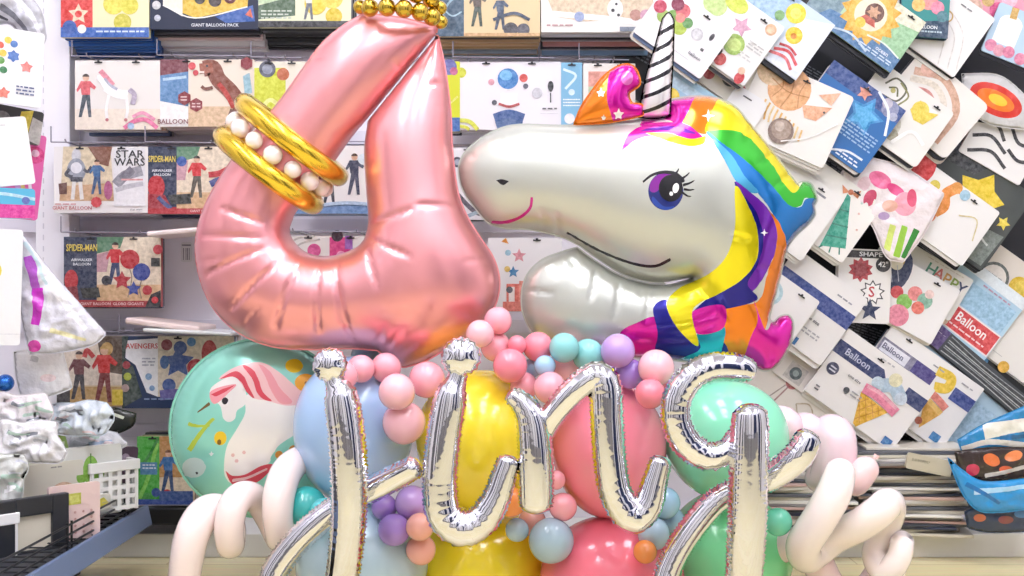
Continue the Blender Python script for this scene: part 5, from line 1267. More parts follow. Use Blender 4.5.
bag('white floppy bag hanging under the triangular clear bag', [(14, 352, 1), (40, 350), (62, 350, 1), (72, 388, 1), (50, 396), (22, 402, 1), (16, 376)], 3.06, CB('#efeef1'), 'plastic_bag', 0.2, 0.006, [('p', CB('#c9c8ce'), stroke([(30, 358), (38, 360)], 6)), ('p', CB('#f3dfe2'), ell(48, 378, 8, 4))])
o = obj('blue_bauble', ballmesh('blue_bauble', foil('#2f6fc8', 0.8, 0.12), 24, 16), None, W(5, 383, 3.0))
o.scale = (0.024,) * 3
tag(o, 'shiny blue bauble in the bags at the frame edge', 'bauble')
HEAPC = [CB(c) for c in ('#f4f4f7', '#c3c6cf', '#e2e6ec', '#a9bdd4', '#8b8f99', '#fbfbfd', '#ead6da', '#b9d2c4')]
for lab, (x0, y0, x1, y1), Y, c in (
        ('clear bag with pinkish folds on top of the bag heap of the side rack', (-14, 392, 50, 432), 2.98, '#e9e3e6'),
        ('bluish clear bag lying toward the post in the bag heap', (42, 402, 112, 438), 3.1, '#dbe5ee'),
        ('white ribbed clear bag in the middle of the bag heap', (-14, 420, 66, 464), 2.94, '#e9e8ec'),
        ('grey green clear bag low in the bag heap', (-14, 452, 28, 506), 2.92, '#cdcfca'),
        ('pale clear bag behind the cactus packet', (58, 430, 128, 458), 3.22, '#dedfe6')):
    rr = random.Random(lab)
    cx, cy, rx, ry = (x0 + x1) / 2, (y0 + y1) / 2, (x1 - x0) / 2, (y1 - y0) / 2
    ol = []
    for q in range(15):
        a = 2 * PI * q / 15
        m = rr.uniform(0.78, 1.12)
        ca, sa = math.cos(a), math.sin(a)
        e = max(abs(ca), abs(sa)) ** 0.5
        ol.append((cx + rx * ca / e * m, cy + ry * sa / e * m) + ((1,) if q % 2 else ()))
    rg = []  # random pale, grey and tinted streaks coloured onto the film
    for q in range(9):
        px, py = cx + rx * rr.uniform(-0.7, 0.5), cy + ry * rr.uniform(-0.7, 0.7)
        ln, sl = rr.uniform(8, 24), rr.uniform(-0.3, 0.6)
        rg.append(('streak', rr.choice(HEAPC), stroke([(px, py), (px + ln * 0.5, py + ln * 0.5 * sl + rr.uniform(-2, 2)), (px + ln, py + ln * sl)], rr.uniform(2.5, 5.5), rr.uniform(0.8, 3))))
    bag(lab, ol, Y, CB(c), 'clear_bag', 0.35, 0.02, rg, h=0.006)
bag('dark green and lime bag wedged under the box of two red figures', [(96, 414, 1), (110, 408), (136, 414, 1), (132, 426), (112, 434), (98, 428)], 3.34, CB('#2f322c'), 'plastic_bag', 0.3, 0.006, [('p', CB('#9cc43a'), ell(106, 424, 6, 4)), ('p', CB('#d8dcc8'), stroke([(112, 414), (124, 418)], 3))])

# ------------------------------------------------------------------ the pink number balloon
PINK4 = foil('#f2a3a6', 0.7, 0.3, 0.04, 8)
four = [(364, 14, 1), (400, 18), (437, 27, 1), (435.2, 37.6, 1), (367.6, 121, 1), (364, 150), (366, 190), (368, 222), (362, 242), (346, 252), (326, 256), (306, 252), (292, 238), (291, 222), (306, 198), (330, 168), (352, 137), (366.6, 119.8, 1), (434.2, 36.4, 1), (438, 36, 1), (445, 70), (450, 110), (452, 150), (457, 190), (466, 215),
        (480, 238), (493, 258), (499, 280), (496, 302), (484, 322), (466, 338), (444, 350), (424, 361), (404, 367, 1), (392, 362), (378, 350, 1), (350, 348), (310, 349), (272, 346), (240, 333), (216, 311), (201, 280), (196, 245), (203, 212), (218, 182), (240, 150), (262, 124), (284, 96), (304, 68), (322, 44), (342, 27)]
creases4 = [(224, 209, 266, 224), (204, 236, 264, 238), (208, 274, 268, 246, .008), (232, 308, 282, 258, .008), (276, 326, 300, 260, .008), (318, 330, 320, 262), (342, 320, 337, 260, .007), (352, 340, 337, 280, .008), (368, 252, 378, 292, .006), (370, 226, 418, 206, .006), (455, 206, 412, 204, .005), (372, 240, 414, 258, .006),
            (376, 346, 386, 322, .006), (384, 352, 404, 326, .006), (394, 358, 420, 340, .005), (310, 52, 326, 60, .006), (400, 70, 392, 58, .006), (440, 82, 428, 84, .005), (490, 258, 462, 262, .004), (480, 320, 452, 306, .004), (240, 334, 262, 306, .005), (344, 150, 334, 130, .004), (420, 50, 412, 42, .005), (200, 262, 226, 258, .004)]
o = inflate('number_balloon', four, 3.02, (350, 200), 0.0085, PINK4, (), k=0.88, creases=creases4, flange=0.004, pucker=(0.004, 0.035, 0.014), single=True)
tag(o, 'large rose pink foil number four balloon with two gold bangles', 'balloon')

GOLD = foil('#ecc73c', 0.9, 0.2, 0.0, 10)
PEARL = mat('#faf0ee', 0.12, 0.1, 0.6, kind='pearl')
sx = Vector((45, 35))
for lab, c, hv, ang in (('gold bangle balloon round the number four, the higher of two', (292, 140), (46, 36), 0.0), ('gold bangle balloon round the number four, the lower of two', (269, 170), (44, 34), 0.0)):
    bm = bmesh.new()
    o_ = W(c[0], c[1], 3.02)
    vd = Vector((-hv[1], hv[0])).normalized()
    pts = []
    for q in range(29):
        th = -PI / 2 + 2 * PI * q / 28
        pts.append((c[0] + hv[0] * math.cos(th) - vd.x * 5 * math.sin(th), c[1] + hv[1] * math.cos(th) - vd.y * -5 * math.sin(th), -0.155 * math.sin(th)))
    up = Vector((vd.x, 0, -vd.y))
    tube(bm, pts, 3.02, o_, 10.5, 18, 0.008, 1.0, up=tuple(up), caps=0.3)
    t = obj('gold_bangle', bm, None, o_, None, [GOLD])
    tag(t, lab, 'bangle')
t = empty('pearl_strand', W(280, 156, 3.02))
tag(t, 'strand of white pearl balloons between the two gold bangles', 'pearl strand')
pm = ballmesh('pearl', PEARL, 24, 16)
for q in range(15):
    th = 2 * PI * (q + 0.5) / 15
    vd = Vector((-35, 45)).normalized()
    p = W(280 + 44 * math.cos(th), 155 + 34 * math.cos(th) + 3 * math.sin(th), 3.02) + Vector((0, -0.15 * math.sin(th), 0)) - t.location
    o = obj('pearl', pm, t, p)
    o.scale = ((0.026 if q % 2 else 0.0235),) * 3
BEADG = foil('#c9a93c', 0.95, 0.16, 0.0, 10)
bmesh_ = ballmesh('bead', BEADG, 24, 16)
for lab, pts in (('string of gold bead balloons round the tip of the number four', [(360, 7), (370, 8), (387, 7.5), (404, 9), (420, 12), (432, 17), (441, 22)]), ('upper string of gold bead balloons cut by the top of the picture', [(366, -9), (382, -10), (399, -9), (416, -6), (431, -1), (440, 8)])):
    t = empty('gold_bead_string', W(400, pts[2][1], 2.93))
    tag(t, lab, 'bead string')
    for q, (x, y) in enumerate(pts):
        y_ = 2.9 + 0.09 * ((x - 402) / 42) ** 2
        o = obj('bead', bmesh_, t, W(x, y, y_) - t.location)
        o.scale = (0.024 if q not in (0, len(pts) - 1) else 0.019,) * 3
    bm = bmesh.new()
    for (a, b) in zip(pts[:-1], pts[1:]):
        rod(bm, W(a[0], a[1], 2.9 + 0.09 * ((a[0] - 402) / 42) ** 2) - t.location, W(b[0], b[1], 2.9 + 0.09 * ((b[0] - 402) / 42) ** 2) - t.location, 0.002)
    obj('string', bm, t, None, None, [BEADG])

# ------------------------------------------------------------------ the unicorn balloon
PEARLW = foil('#c6c9bf', 0.42, 0.28, 0.03, 8)
MAG, ORG, YEL, GRN, BLU, NVY, PUR, CYA, SKY = [foil(c, 0.55, 0.17, 0.06, 12) for c in ('#d814a0', '#f08416', '#f2e414', '#35b52c', '#1c79c4', '#211f8c', '#7a2bb4', '#1aa8c4', '#56b4dc')]
BLK = foil('#141318', 0.2, 0.25, 0, 10)
WHT = foil('#f6f4f2', 0.2, 0.25, 0, 10)
uni_o = (640, 250)
UY = 3.04
root = empty('unicorn_balloon', W(640, 355, UY))
tag(root, 'large pearl white foil unicorn head balloon with a rainbow mane', 'balloon')
u_out = [(459, 172), (463, 156), (478, 141), (500, 129), (522, 125), (560, 126), (600, 125), (636, 121), (666, 118, 1), (666, 101, 1), (690, 97), (714, 98), (735, 107), (752, 127), (770, 149), (786, 169), (797, 185, 1), (803, 182), (811, 184), (815, 192, 1), (817, 200), (813, 206, 1), (815, 214), (808, 224), (795, 236), (786, 250), (780, 275), (774, 298), (769, 318), (774, 323, 1), (780, 317), (789, 316), (793, 326), (789, 346), (776, 366), (762, 370), (750, 362, 1), (735, 356), (700, 362), (660, 358),
         (620, 356), (575, 352), (540, 340), (525, 318), (522, 296), (527, 276), (541, 261), (560, 253), (577, 248, 1), (596, 262), (625, 278), (660, 285), (692, 278, 1), (660, 282), (626, 275), (598, 258), (578, 244, 1), (560, 236), (530, 229), (506, 228), (488, 222), (475, 207), (464, 191)]
U = lambda z, x0, y0, s: [((x0 + p[0] / s), (y0 + p[1] / s)) + tuple(p[2:]) for p in z]
mane = [
    ('mane', MAG, [(640, 125), (666, 96), (702, 95), (690, 118), (682, 127), (666, 119)]),
    ('mane', ORG, [(700, 94), (732, 101), (712, 118), (706, 134), (694, 131), (682, 126), (688, 112)]),
    ('mane', YEL, [(722, 97), (745, 110), (775, 150), (796, 180), (799, 192), (788, 192), (770, 170), (750, 144), (732, 132), (706, 133), (710, 116)]),
    ('mane', GRN, [(706, 132), (734, 131), (752, 142), (770, 164), (792, 193), (806, 178), (820, 190), (816, 200), (805, 198), (800, 206), (788, 206), (770, 186), (742, 160), (722, 146)]),
    ('mane', BLU, [(706, 132), (724, 145), (744, 160), (772, 187), (788, 205), (800, 207), (806, 199), (818, 200), (820, 214), (800, 236), (786, 254), (780, 240), (772, 214), (756, 192), (740, 180), (728, 160)]),
    ('mane', SKY, [(712, 139), (730, 154), (744, 176), (758, 192), (748, 192), (736, 182), (724, 160)]),
    ('mane', ORG, [(758, 204), (768, 210), (780, 226), (786, 250), (778, 290), (768, 320), (756, 358), (724, 360), (722, 308), (757, 302), (768, 270), (776, 242), (770, 220)]),
    ('mane', PUR, [(734, 182), (752, 194), (768, 210), (777, 236), (770, 264), (756, 288), (742, 296), (750, 270), (758, 244), (754, 218)]),
    ('mane', NVY, [(734, 182), (744, 196), (757, 214), (763, 240), (758, 264), (748, 284), (757, 300), (722, 310), (694, 314), (712, 296), (736, 278), (748, 254), (750, 226), (742, 206)]),
    ('mane', MAG, [(620, 334), (637, 323), (658, 318), (664, 348), (660, 362), (624, 358)]),
    ('mane', NVY, [(654, 308), (668, 300), (676, 318), (700, 342), (724, 342), (724, 364), (660, 364), (658, 332)]),
    ('mane', CYA, [(698, 334), (724, 326), (723, 346), (712, 364), (672, 364), (700, 350)]),
    ('mane', MAG, [(690, 314), (724, 305), (724, 328), (698, 334)]),
    ('mane', YEL, [(735, 186), (748, 206), (757, 230), (757, 258), (744, 278), (720, 294), (700, 304), (693, 316), (699, 346), (682, 333), (670, 314), (669, 300), (682, 288), (706, 277), (726, 258), (735, 228)]),
    ('mane', MAG, [(754, 300), (766, 330), (778, 314), (796, 314), (796, 334), (778, 370), (760, 373), (746, 362), (750, 340), (758, 320)]),
    ('forelock', MAG, [(621, 152, 1), (628, 135), (644, 125), (664, 122), (686, 124), (704, 138, 1), (688, 142), (668, 137), (650, 136), (634, 141)]),
    ('forelock', YEL, [(645, 133, 1), (668, 133), (690, 139), (706, 136, 1), (703, 144), (688, 146), (668, 141)]),
    ('forelock', PUR, [(640, 131), (664, 126), (684, 128), (696, 134), (680, 132), (662, 130)]),
    ('mane', WHT, starpoly(708, 116, 7, 4, 0.25)),
    ('mane', WHT, starpoly(764, 233, 4, 4, 0.3)),
    ('nostril', BLK, [(496, 180, 1), (502, 179), (509, 181, 1), (503, 185)]),
    ('mouth', foil('#c2188c', 0.3, 0.25, 0, 10), stroke([(532, 197), (530, 208), (520, 217), (505, 222), (491, 222)], 2.6, 3.4)),
    ('jaw_line', BLK, stroke([(567, 232), (586, 243), (610, 255), (636, 264), (656, 266), (672, 259)], 2.0, 3.2)),
    ('eye', foil('#24307c', 0.3, 0.15, 0, 10), ell(666, 191, 17.5, 19)),
    ('eye', foil('#8c2a9c', 0.3, 0.15, 0, 10), [(652, 180), (664, 172), (674, 176), (664, 184), (656, 192), (650, 190)]),
    ('eye', foil('#2f4fb0', 0.3, 0.15, 0, 10), [(653, 196), (664, 206), (676, 206), (666, 210), (654, 204)]),
    ('eye', BLK, ell(671, 188, 12, 13.5)),
    ('eye', WHT, ell(676, 188, 3.2, 5.2, 0.2)),
    ('eye', WHT, ell(671.5, 193.5, 2, 2.4)),
    ('eyelash', BLK, stroke([(643, 182), (652, 175), (664, 172), (676, 174), (684, 182)], 2, 4.4)),
    ('eyelash', BLK, stroke([(672, 176), (677, 172), (679, 168)], 3, 0.8)),
    ('eyelash', BLK, stroke([(679, 180), (686, 176), (690, 172)], 3, 0.8)),
    ('eyelash', BLK, stroke([(683, 185), (690, 183), (695, 180)], 3, 0.8)),
    ('eyelash', BLK, stroke([(684, 189), (690, 190), (695, 189)], 2.6, 0.8)),
    ('eyelash', BLK, stroke([(682, 192), (688, 196), (692, 196)], 2.4, 0.8)),
]
cru = [(464, 150, 476, 158, .004), (545, 222, 540, 206, .004), (558, 228, 556, 210, .004), (596, 272, 590, 304, .006), (620, 286, 614, 322, .006), (650, 292, 646, 326, .005), (572, 262, 584, 288, .005), (528, 290, 556, 294, .005), (700, 280, 712, 300, .005), (720, 300, 732, 324, .005), (752, 128, 738, 142, .005), (772, 152, 756, 166, .006), (790, 174, 770, 190, .006), (700, 97, 698, 110, .004),
       (779, 272, 756, 268, .005), (770, 316, 750, 302, .005), (735, 236, 752, 240, .004), (706, 282, 690, 262, .005), (742, 356, 740, 336, .004), (770, 368, 768, 346, .005), (786, 250, 768, 240, .004), (500, 129, 506, 140, .004), (640, 284, 640, 300, .004)]
sub = empty('head_assembly', (0, 0, 0))
bpy.data.objects.remove(sub)
made = inflate(root, u_out, UY, uni_o, 0.0085, PEARLW, mane, k=0.72, creases=cru, flange=0.004, pucker=(0.004, 0.028, 0.014), body_name='head_and_neck')
horn = [(637, 119, 1), (652, 120), (668, 118, 1), (669, 95), (671, 60), (672, 24, 1), (667, 16), (661, 22, 1), (654, 48), (645, 78)]
stripes = []
for q, yb in enumerate((30, 45, 59, 73, 88, 103, 118)):
    stripes.append(('horn_stripe', BLK, stroke([(632, yb + 11), (652, yb + 6), (664, yb + 1), (678, yb - 7)], 3.4, 4.2)))
inf2 = inflate(root, horn, UY, uni_o, 0.006, foil('#eeecea', 0.5, 0.2, 0.05, 12), stripes, k=0.95, flange=0.003, pucker=(0.003, 0.025, 0.008), body_name='horn', depth_off=-0.035)
ear = [(573, 127, 1), (580, 110), (590, 95), (602, 80), (614, 71), (626, 68), (634, 73), (638, 86), (633, 92), (627, 97), (630, 106), (640, 108), (641, 118, 1), (620, 123), (598, 126)]
inf3 = inflate(root, ear, UY, uni_o, 0.006, ORG, [('inner_ear', MAG, [(612, 66), (630, 62), (642, 80), (634, 94), (630, 104), (644, 106), (644, 122), (618, 122), (610, 110), (607, 92)]), ('inner_ear', foil('#ee7ac4', 0.5, 0.15, 0, 10), ell(627, 78, 6, 7)), ('ear_star', WHT, starpoly(619, 114, 6)), ('ear_star', WHT, starpoly(601, 93, 5)), ('ear_star', WHT, starpoly(604, 117, 3))],
               k=0.8, flange=0.003, pucker=(0.004, 0.018, 0.01), body_name='ear', depth_off=-0.05)
dz = W(uni_o[0], uni_o[1], UY) - root.location
for dd in (made, inf2, inf3):
    for o in dd.values():
        o.location = dz

# ------------------------------------------------------------------ the round printed balloon
Z = lambda pts: [(160 + p[0] / 4.117, 340 + p[1] / 4.117) + tuple(p[2:]) for p in pts]
fo = lambda c: foil(c, 0.25, 0.22, 0.04, 8)
TEAL = fo('#93dcc8')
CO, PK, LP, IV = fo('#d84a58'), fo('#f0a0a6'), fo('#f4c4c2'), fo('#f3efe9')
rr_ = [('b', IV, Z([(345, 225), (440, 250), (560, 260), (600, 222), (660, 195), (700, 220), (690, 320), (600, 350), (540, 392), (470, 440), (440, 500), (380, 560), (300, 590), (262, 560), (256, 500), (268, 430), (305, 365), (338, 300)])),
       ('b', IV, Z([(210, 190), (290, 148), (335, 190), (340, 260), (305, 290), (298, 322), (275, 336), (252, 322), (240, 270), (205, 235)])),
       ('m', LP, Z([(235, 160), (300, 112), (400, 92), (470, 128), (540, 190), (595, 238), (560, 266), (500, 272), (430, 252), (372, 240), (340, 205), (300, 152)])),
       ('m', CO, Z([(240, 160), (300, 128), (335, 150), (352, 190), (376, 242), (345, 215), (325, 175), (290, 150)])),
       ('m', CO, Z([(330, 104), (370, 120), (392, 160), (410, 215), (446, 252), (412, 245), (385, 215), (368, 160)])),
       ('m', PK, Z([(396, 100), (440, 130), (480, 200), (530, 258), (480, 262), (444, 210), (420, 150)])),
       ('m', PK, Z([(200, 215), (240, 192), (305, 182), (275, 215), (232, 255), (210, 258)])),
       ('m', CO, [(160 + x / 4.117, 340 + y / 4.117, 1) for x, y in [(204, 222), (250, 200), (300, 184), (262, 212), (222, 232)]]),
       ('h', fo('#7a5f3a'), stroke(Z([(200, 258), (176, 276), (150, 296)]), 3.4, 1)),
       ('e', fo('#221f22'), Z([(246, 244), (260, 234), (272, 246), (262, 264), (250, 260)])),
       ('f', fo('#f2d21e'), ell(*Z([(540, 108)])[0], 9, 7)), ('f', fo('#eea61e'), ell(*Z([(586, 178)])[0], 11, 9)), ('f', fo('#7a4a1c'), ell(*Z([(588, 180)])[0], 2, 2)),
       ('f', fo('#efc92a'), ell(*Z([(240, 402)])[0], 6, 7)), ('f', fo('#7a5a1c'), ell(*Z([(236, 418)])[0], 2, 3)),
       ('g', fo('#b9cf4a'), stroke(Z([(120, 450), (150, 400), (190, 345), (215, 320)]), 5, 3)), ('g', fo('#b9cf4a'), stroke(Z([(115, 340), (150, 350), (200, 350)]), 4, 2)),
       ('p', fo('#cfe4dc'), ell(*Z([(140, 520)])[0], 11, 10)), ('p', fo('#4a4a4a'), ell(*Z([(152, 542)])[0], 1.6, 1.6)),
       ('c', CO, Z([(262, 536), (290, 556), (340, 552), (400, 520), (450, 512), (440, 540), (380, 590), (300, 600)])), ('c', LP, stroke(Z([(290, 576), (350, 566), (430, 530)]), 3, 2)),
       ('t', TEAL, Z([(440, 490), (470, 450), (530, 425), (560, 430), (550, 470), (470, 510)])), ('o', fo('#d8923a'), ell(*Z([(475, 474)])[0], 4, 4)), ('o', fo('#d8923a'), ell(*Z([(535, 456)])[0], 5, 5)),
       ('d', fo('#e2b8b4'), ell(*Z([(290, 472)])[0], 2, 2)), ('d', fo('#e2b8b4'), ell(*Z([(334, 462)])[0], 2, 2)), ('d', fo('#e2b8b4'), ell(*Z([(305, 496)])[0], 2, 2)),
       ('w', fo('#eaf2f2'), starpoly(210, 453, 3, 4, 0.3)), ('w', fo('#e0a49c'), ell(*Z([(620, 240)])[0], 6, 7))]
circ = ell(261, 428, 88, 88, 0, 28)
o = inflate('round_foil_balloon', circ, 3.12, (261, 428), 0.009, TEAL, rr_, k=0.5, flange=0.006, pucker=(0.005, 0.03, 0.02), single=True)
tag(o, 'round teal foil balloon printed with a pink maned unicorn', 'balloon')
o.rotation_euler = (0, 0, math.radians(6))

# ------------------------------------------------------------------ silver script letters
CHROME = foil('#dcdde2', 1.0, 0.05, 0.04, 16)
LY = 2.66


def letter(label, strokes, dot=None):
    xs = [p[0] for s in strokes for p in s[0]]
    base = W(sum(xs) / len(xs), 288, LY)
    ys = max(p[1] + 12 for s in strokes for p in s[0])
    base.z = W(0, ys, LY).z
    t = empty('letter_balloon', base)
    tag(t, label, 'balloon', 'silver script letters')
    for pts, rad in strokes:
        bm = bmesh.new()
        tube(bm, pts, LY, base, rad, 28, 0.003, 0.97, fin=0.0045, crimp=0.075, caps=0.7)
        obj('stroke', bm, t, None, None, [CHROME])
    if dot:
        (x, y, r), dy = dot
        cc = W(x, y, LY)
        bm = bmesh.new()
        bmesh.ops.create_uvsphere(bm, u_segments=36, v_segments=24, radius=r * LY / F)
        for v in bm.verts:
            c = v.co
            a = math.atan2(c.z, c.x)
            q = math.hypot(c.x, c.z) / (r * LY / F)
            k_ = 1 + 0.05 * q ** 3 * math.sin(a * 17)
            v.co = Vector((c.x * k_, c.y * 0.75 + 0.004 * math.sin(a * 9) * q, c.z * k_))
        for f in bm.faces:
            f.smooth = True
        obj('dot', bm, t, cc - base, None, [CHROME])
    return t


letter('silver foil script letter j with a dot, first of the row', [
    ([(331, 371, -.0), (335, 383), (341, 398), (347, 440), (349, 490), (347, 540), (339, 588), (318, 622), (290, 630), (270, 612, .03), (268, 582, .05), (296, 543, .06), (338, 510, .075), (382, 487, .06), (419, 466, .02)], [8, 9.5, 16.5, 18, 18, 17, 16, 14, 14, 13, 13, 13, 13, 13, 11])], ((330, 365, 17.5), 9))
letter('silver foil script letter i with a dot, second of the row', [
    ([(460, 366), (456, 381), (450, 400), (443, 445), (440, 485), (444, 514), (462, 528), (482, 520), (496, 498), (504, 474), (510, 455)], [8, 9.5, 16, 17, 17, 18, 19, 17, 14, 12, 10])], ((461, 357, 20), 9))
letter('silver foil script letter n with a pointed arch, third of the row', [
    ([(507, 394), (520, 402), (531, 420), (535, 450), (536, 490), (536, 514)], [7, 11, 15, 17, 17, 16]),
    ([(541, 440, .02), (553, 416, .01), (575, 390), (596, 376), (605, 386), (607, 420), (610, 460), (616, 494), (632, 516), (647, 506), (655, 480), (662, 456)], [10, 12, 13, 14, 16, 16, 16, 16, 17, 15, 12, 10])])
letter('silver foil script letter g with a round bowl, last of the row', [
    ([(756, 374), (740, 368), (714, 367), (692, 377), (678, 398), (677, 422), (688, 444), (708, 456), (728, 450), (740, 430)], [8, 13, 14, 14.5, 15, 15, 15, 14, 12, 9]),
    ([(746, 402, -.03), (747, 420, -.03), (746, 470, -.03), (744, 530, -.03), (739, 590, -.02), (718, 628), (692, 630, .01), (673, 610, .03), (668, 586, .05), (686, 548, .06), (720, 508, .07), (748, 492, .06), (776, 478, .03), (798, 456), (812, 431)], [13, 18, 19, 19, 17, 14, 14, 13, 13, 13, 13, 13, 14, 15, 12])])

# ------------------------------------------------------------------ round latex balloons
placed = []
BIGS = [
    ('large pale blue balloon beside the letter j, upper tier', (354, 430, 60, 74), '#acccf2', 2.98),
    ('large yellow balloon behind the letter i, upper tier', (482, 440, 66, 70), '#ffe53a', 2.98),
    ('large coral pink balloon behind the letter n, upper tier', (609, 450, 57, 68), '#fb90a2', 2.98),
    ('large mint green balloon behind the letter g, upper tier', (726, 440, 62, 60), '#90e8c0', 2.98),
    ('large icy blue balloon at the foot of the letter j, lower tier', (362, 560, 66, 58), '#c6e0ee', 2.97),
    ('large yellow balloon at the foot of the letter i, lower tier', (482, 562, 68, 56), '#ffe62e', 3.09),
    ('large coral balloon at the foot of the letter n, lower tier', (612, 574, 72, 58), '#fb7e92', 2.97),
    ('large green balloon at the foot of the letter g, lower tier', (728, 552, 64, 62), '#84e6a6', 3.08)]
for lab, (x, y, rx, ry), c, Y in BIGS:
    me = ballmesh('round_balloon', latex(c), 48, 32, egg=0.05 if y < 500 else -0.05)
    o = obj('round_balloon', me, None, W(x, y, Y))
    s = Y / F
    o.scale = (rx * s, (rx + ry) / 2 * s * 0.94, ry * s)
    tag(o, lab, 'balloon', 'large round balloons')
    placed.append((o.location.copy(), Vector(o.scale)))


def small(x, y, r, c, lab, Y=2.88, lo=2.77, hi=3.25):
    best = None
    r *= 1.08
    for q in range(80):
        for sg in ((-1, 1) if q and Y < 3 else (1,)):
            yy = Y + sg * q * 0.006
            if not lo <= yy <= hi:
                continue
            p = W(x, y, yy)
            rr = r * yy / F
            ok = True
            for pl, ps in placed:
                d = p - pl
                if (d.x / (ps.x + rr * 0.86)) ** 2 + (d.y / (ps.y + rr * 0.86)) ** 2 + (d.z / (ps.z + rr * 0.86)) ** 2 < 1:
                    ok = False
                    break
            if ok:
                best = yy
                break
        if best:
            break
    yy = best or Y
    key = 'S' + c
    if key not in MATS:
        MATS[key] = ballmesh('small_balloon', latex(c), 32, 20, egg=0.04)
    o = obj('small_balloon', MATS[key], None, W(x, y, yy))
    o.scale = (r * yy / F,) * 3
    o.rotation_euler = (random.uniform(-1, 1), random.uniform(-1, 1), 0)
    tag(o, lab, 'balloon', 'small round balloons')
    placed.append((o.location.copy(), Vector(o.scale)))


PKS, PK2, HOT, TL, LB, LIL, PURP, PEA, ORN, GB = '#fbaeba', '#fcc2ca', '#fb8e9e', '#8ed4d2', '#a8d0ea', '#c2a0e0', '#a986d8', '#f6b4a6', '#f0944a', '#a9c4d4'
for a in [
    (404, 423, 20, PK2, 'small pale pink balloon between the letters j and i, lowest of that cluster'),
    (397, 392, 17, PK2, 'small pale pink balloon above it, right under the foot of the number four'),
    (427, 380, 17, PKS, 'small pink balloon touching the dot of the letter i'),
    (386, 368, 14, PKS, 'small pink balloon under the lower edge of the number four, nearer its foot'),
    (361, 369, 13, PKS, 'small pink balloon just beside the dot of the letter j'),
    (369, 357, 17, LB, 'small light blue balloon tucked under the number four', 3.06),
    (343, 376, 14, PKS, 'small pink balloon hidden behind the dot of the letter j'),
    (498, 321, 13, PKS, 'small pink balloon highest of the cluster between number four and unicorn'),
    (496, 347, 14, PKS, 'small pink balloon in the cluster right beside the number four foot'),
    (517, 345, 9, HOT, 'tiny rosy balloon in the middle of the cluster between number four and unicorn'),
    (538, 347, 14, HOT, 'small rose balloon under the unicorn neck'),
    (480, 334, 13, PK2, 'small pale pink balloon against the side of the number four'),
    (510, 366, 16, HOT, 'small rosy balloon above the top of the letter n, darker'),
    (532, 368, 9, LB, 'tiny light blue balloon above the letter n, first of a pair'),
    (545, 366, 10, LB, 'tiny light blue balloon above the letter n, second of a pair'),
    (564, 348, 14, TL, 'small teal balloon under the unicorn neck beside the rose one'),
    (588, 355, 15, TL, 'small teal balloon under the unicorn neck beside the lilac ones'),
    (566, 367, 16, PK2, 'small pale pink balloon under the two teal ones'),
    (524, 386, 13, PKS, 'small pink balloon resting on the top of the letter n'),
    (550, 388, 15, PKS, 'small pink balloon between the letter n and its arch'),
    (618, 351, 16, LIL, 'small lilac balloon highest of the lilac trio'),
    (602, 364, 12, LIL, 'small lilac balloon at the back of the lilac trio'),
    (630, 374, 14, PURP, 'small purple balloon lowest of the lilac trio'),
    (656, 368, 17, PK2, 'small pale pink balloon under the tip of the unicorn mane'),
    (650, 394, 14, HOT, 'small rosy balloon between the coral balloon and the letter g'),
    (668, 386, 10, PKS, 'tiny pink balloon on the bowl of the letter g'),
    (394, 530, 15, PURP, 'small purple balloon beside the foot of the letter i'),
    (412, 503, 16, LIL, 'small lilac balloon under the cross stroke end of the letter j'),
    (384, 507, 12, PURP, 'small purple balloon under the cross stroke of the letter j'),
    (420, 527, 13, PEA, 'small peach balloon at the bend of the letter i, higher of two'),
    (421, 550, 14, PEA, 'small peach balloon at the bend of the letter i, lower of two'),
    (563, 507, 13, PKS, 'small pink balloon beside the stem foot of the letter n'),
    (556, 480, 9, PKS, 'tiny pink balloon beside the stem of the letter n'),
    (551, 541, 21, GB, 'small grey blue balloon under the letter n'),
    (532, 522, 13, PEA, 'small peach balloon peeping under the stem of the letter n'),
    (517, 530, 11, GB, 'small grey blue balloon between the letters i and n'),
    (511, 502, 14, ORN, 'small orange balloon behind the tail of the letter i'),
    (664, 503, 15, LB, 'small light blue balloon between the letters n and g, highest of three'),
    (672, 520, 12, LB, 'small light blue balloon beside the loop of the letter g'),
    (654, 534, 15, GB, 'small grey blue balloon at the foot of the letter n tail'),
    (645, 552, 11, ORN, 'small orange balloon low beside the coral balloon'),
    (306, 507, 19, '#43bdb8', 'small deep teal balloon behind the crossing of the letter j'),
    (324, 512, 13, '#62cbd0', 'smaller teal balloon beside the deep teal one'),
    (778, 522, 13, '#6fd0b0', 'small mint balloon behind the tail of the letter g'),
    (787, 519, 5, '#ee8a90', 'tiny coral balloon knot beside the small mint balloon'),
    (782, 468, 13, '#f6dfe0', 'small blush balloon at the side of the mint balloon'),
]:
    small(*a)

# ------------------------------------------------------------------ spiral modelling balloons
def twist(label, pts, Y, r, c, name='spiral_balloon', up=(0, 1, 0), tip=False):
    bm = bmesh.new()
    xs, ys = [p[0] for p in pts], [p[1] for p in pts]
    base = W(sum(xs) / len(xs), sum(ys) / len(ys), Y)
    tube(bm, pts, Y, base, r, 24, 0.008, 1.0, up=up)
    o = obj(name, bm, None, base, None, [latex(c)])
    tag(o, label, 'balloon')
    if tip:
        bm = bmesh.new()
        bmesh.ops.create_cone(bm, segments=16, radius1=0.005, radius2=0.009, depth=0.012)
        kb = obj('knot', bm, o, W(*tip, Y) - base, (0, 0.6, 0), [latex(c)])
    return o


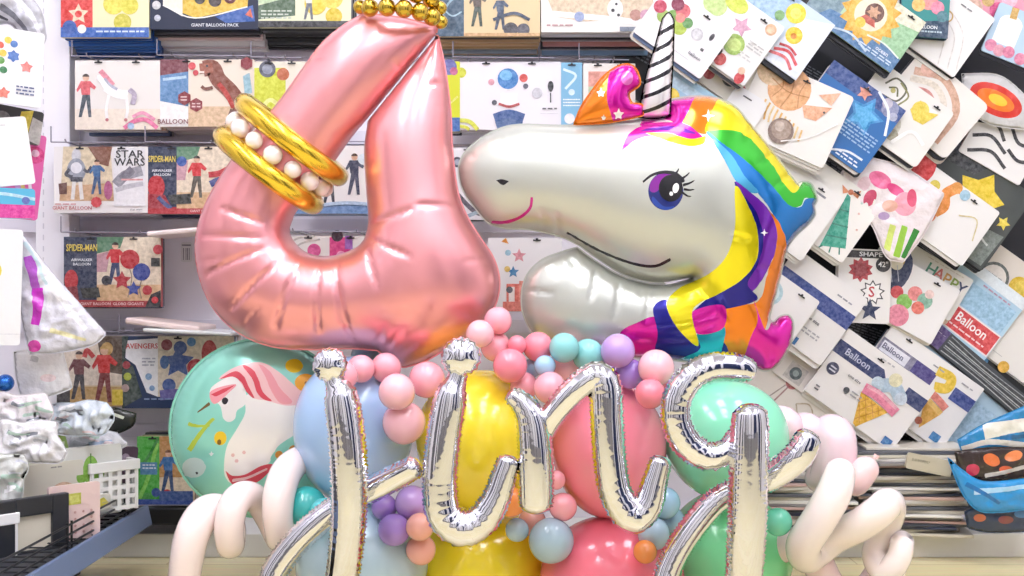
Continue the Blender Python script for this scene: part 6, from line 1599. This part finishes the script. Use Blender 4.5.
def coil(x0, y0, x1, y1, turns, amp, dep, ph=0.0, n=12, lean=0.0):
    out = []
    N = int(turns * n)
    for q in range(N + 1):
        t = q / N
        th = 2 * PI * turns * t + ph
        out.append((x0 + (x1 - x0) * t + lean * math.sin(th), y0 + (y1 - y0) * t - amp * math.cos(th), dep * math.sin(th)))
    return out


twist('pale blush spiral balloon on the side of the round teal balloon', [
    (186, 600, -.03), (191, 565, -.05), (198, 530, -.05), (207, 512, -.01), (218, 516, .05), (225, 535, .06), (229, 545, .02), (233, 540, -.03), (234, 522, -.05), (237, 503, -.04), (243, 496, 0), (252, 503, .05), (262, 522, .07), (272, 538, .05), (281, 536, -.01), (281, 512, -.04), (282, 490, -.03), (286, 472, .02), (296, 464, .09), (308, 470, .16)],
    2.86, [15, 16, 17, 17, 16, 15, 14, 14, 14.5, 15, 15, 14, 13.5, 13, 14, 15, 16, 16, 14, 12], '#fae8e4', up=(0.95, 0, 0.3))
twist('blush spiral balloon coiling out from behind the mint balloon', [
    (762, 470, .1), (768, 440, .06), (776, 424, .02), (786, 424, -.01), (790, 446, .03), (792, 456, .06), (796, 440, .05), (802, 430, .02), (812, 432, 0), (817, 455, .04), (820, 462, .06), (822, 445, .03), (829, 435, 0), (832, 436, -.03), (832, 460, -.03), (826, 478, .01), (816, 474, .06)],
    3.04, [14, 15, 16, 16, 15, 15, 15, 16, 16, 16, 16, 18, 20, 20, 20, 18, 14], '#f8dbe2', up=(0.95, 0, 0.3))
twist('short blush balloon tail with a tip beside the spiral balloons', [(850, 492, .02), (856, 482), (865, 470), (874, 459)], 2.95, [11, 13.5, 13.5, 11], '#f9d6d4', 'balloon_tail', tip=(876, 457))
twist('pale spiral balloon reaching down toward the bag pile', [
    (842, 462, .0), (838, 470, -.02), (828, 490, -.05), (812, 516, -.06), (800, 540, -.04), (806, 556, 0), (822, 552, .03), (838, 538, .02), (856, 524, -.02), (872, 510, -.04), (886, 502, -.02), (892, 516, .02), (888, 540, .05), (880, 560, .04), (884, 572, -.01), (896, 556, -.02), (902, 542, 0), (904, 560, .04), (898, 590, .05)],
    2.9, [12, 15, 17, 17, 17, 17, 16, 16, 16, 16, 15.5, 15, 14, 13, 12.5, 12, 11.5, 11, 10], '#f8ebe6', up=(0.5, 0.85, 0.1))
twist('lowest blush spiral balloon under the pale one', [(772, 560, .03), (790, 545, .0), (812, 556, -.01), (826, 580, 0), (842, 604, .01), (866, 596, .02), (884, 574, .03), (896, 552, .05)], 2.98, [14, 15, 16, 16, 16, 15, 14, 12], '#f8dee0', up=(0, 1, 0))


# lettering becomes plain mesh parts
bpy.context.view_layer.update()
dg = bpy.context.evaluated_depsgraph_get()
for o in TEXTS:
    me = bpy.data.meshes.new_from_object(o.evaluated_get(dg))
    n = obj('lettering', me, o.parent, o.location.copy(), o.rotation_euler.copy())
    n.scale = o.scale
    bpy.data.objects.remove(o)
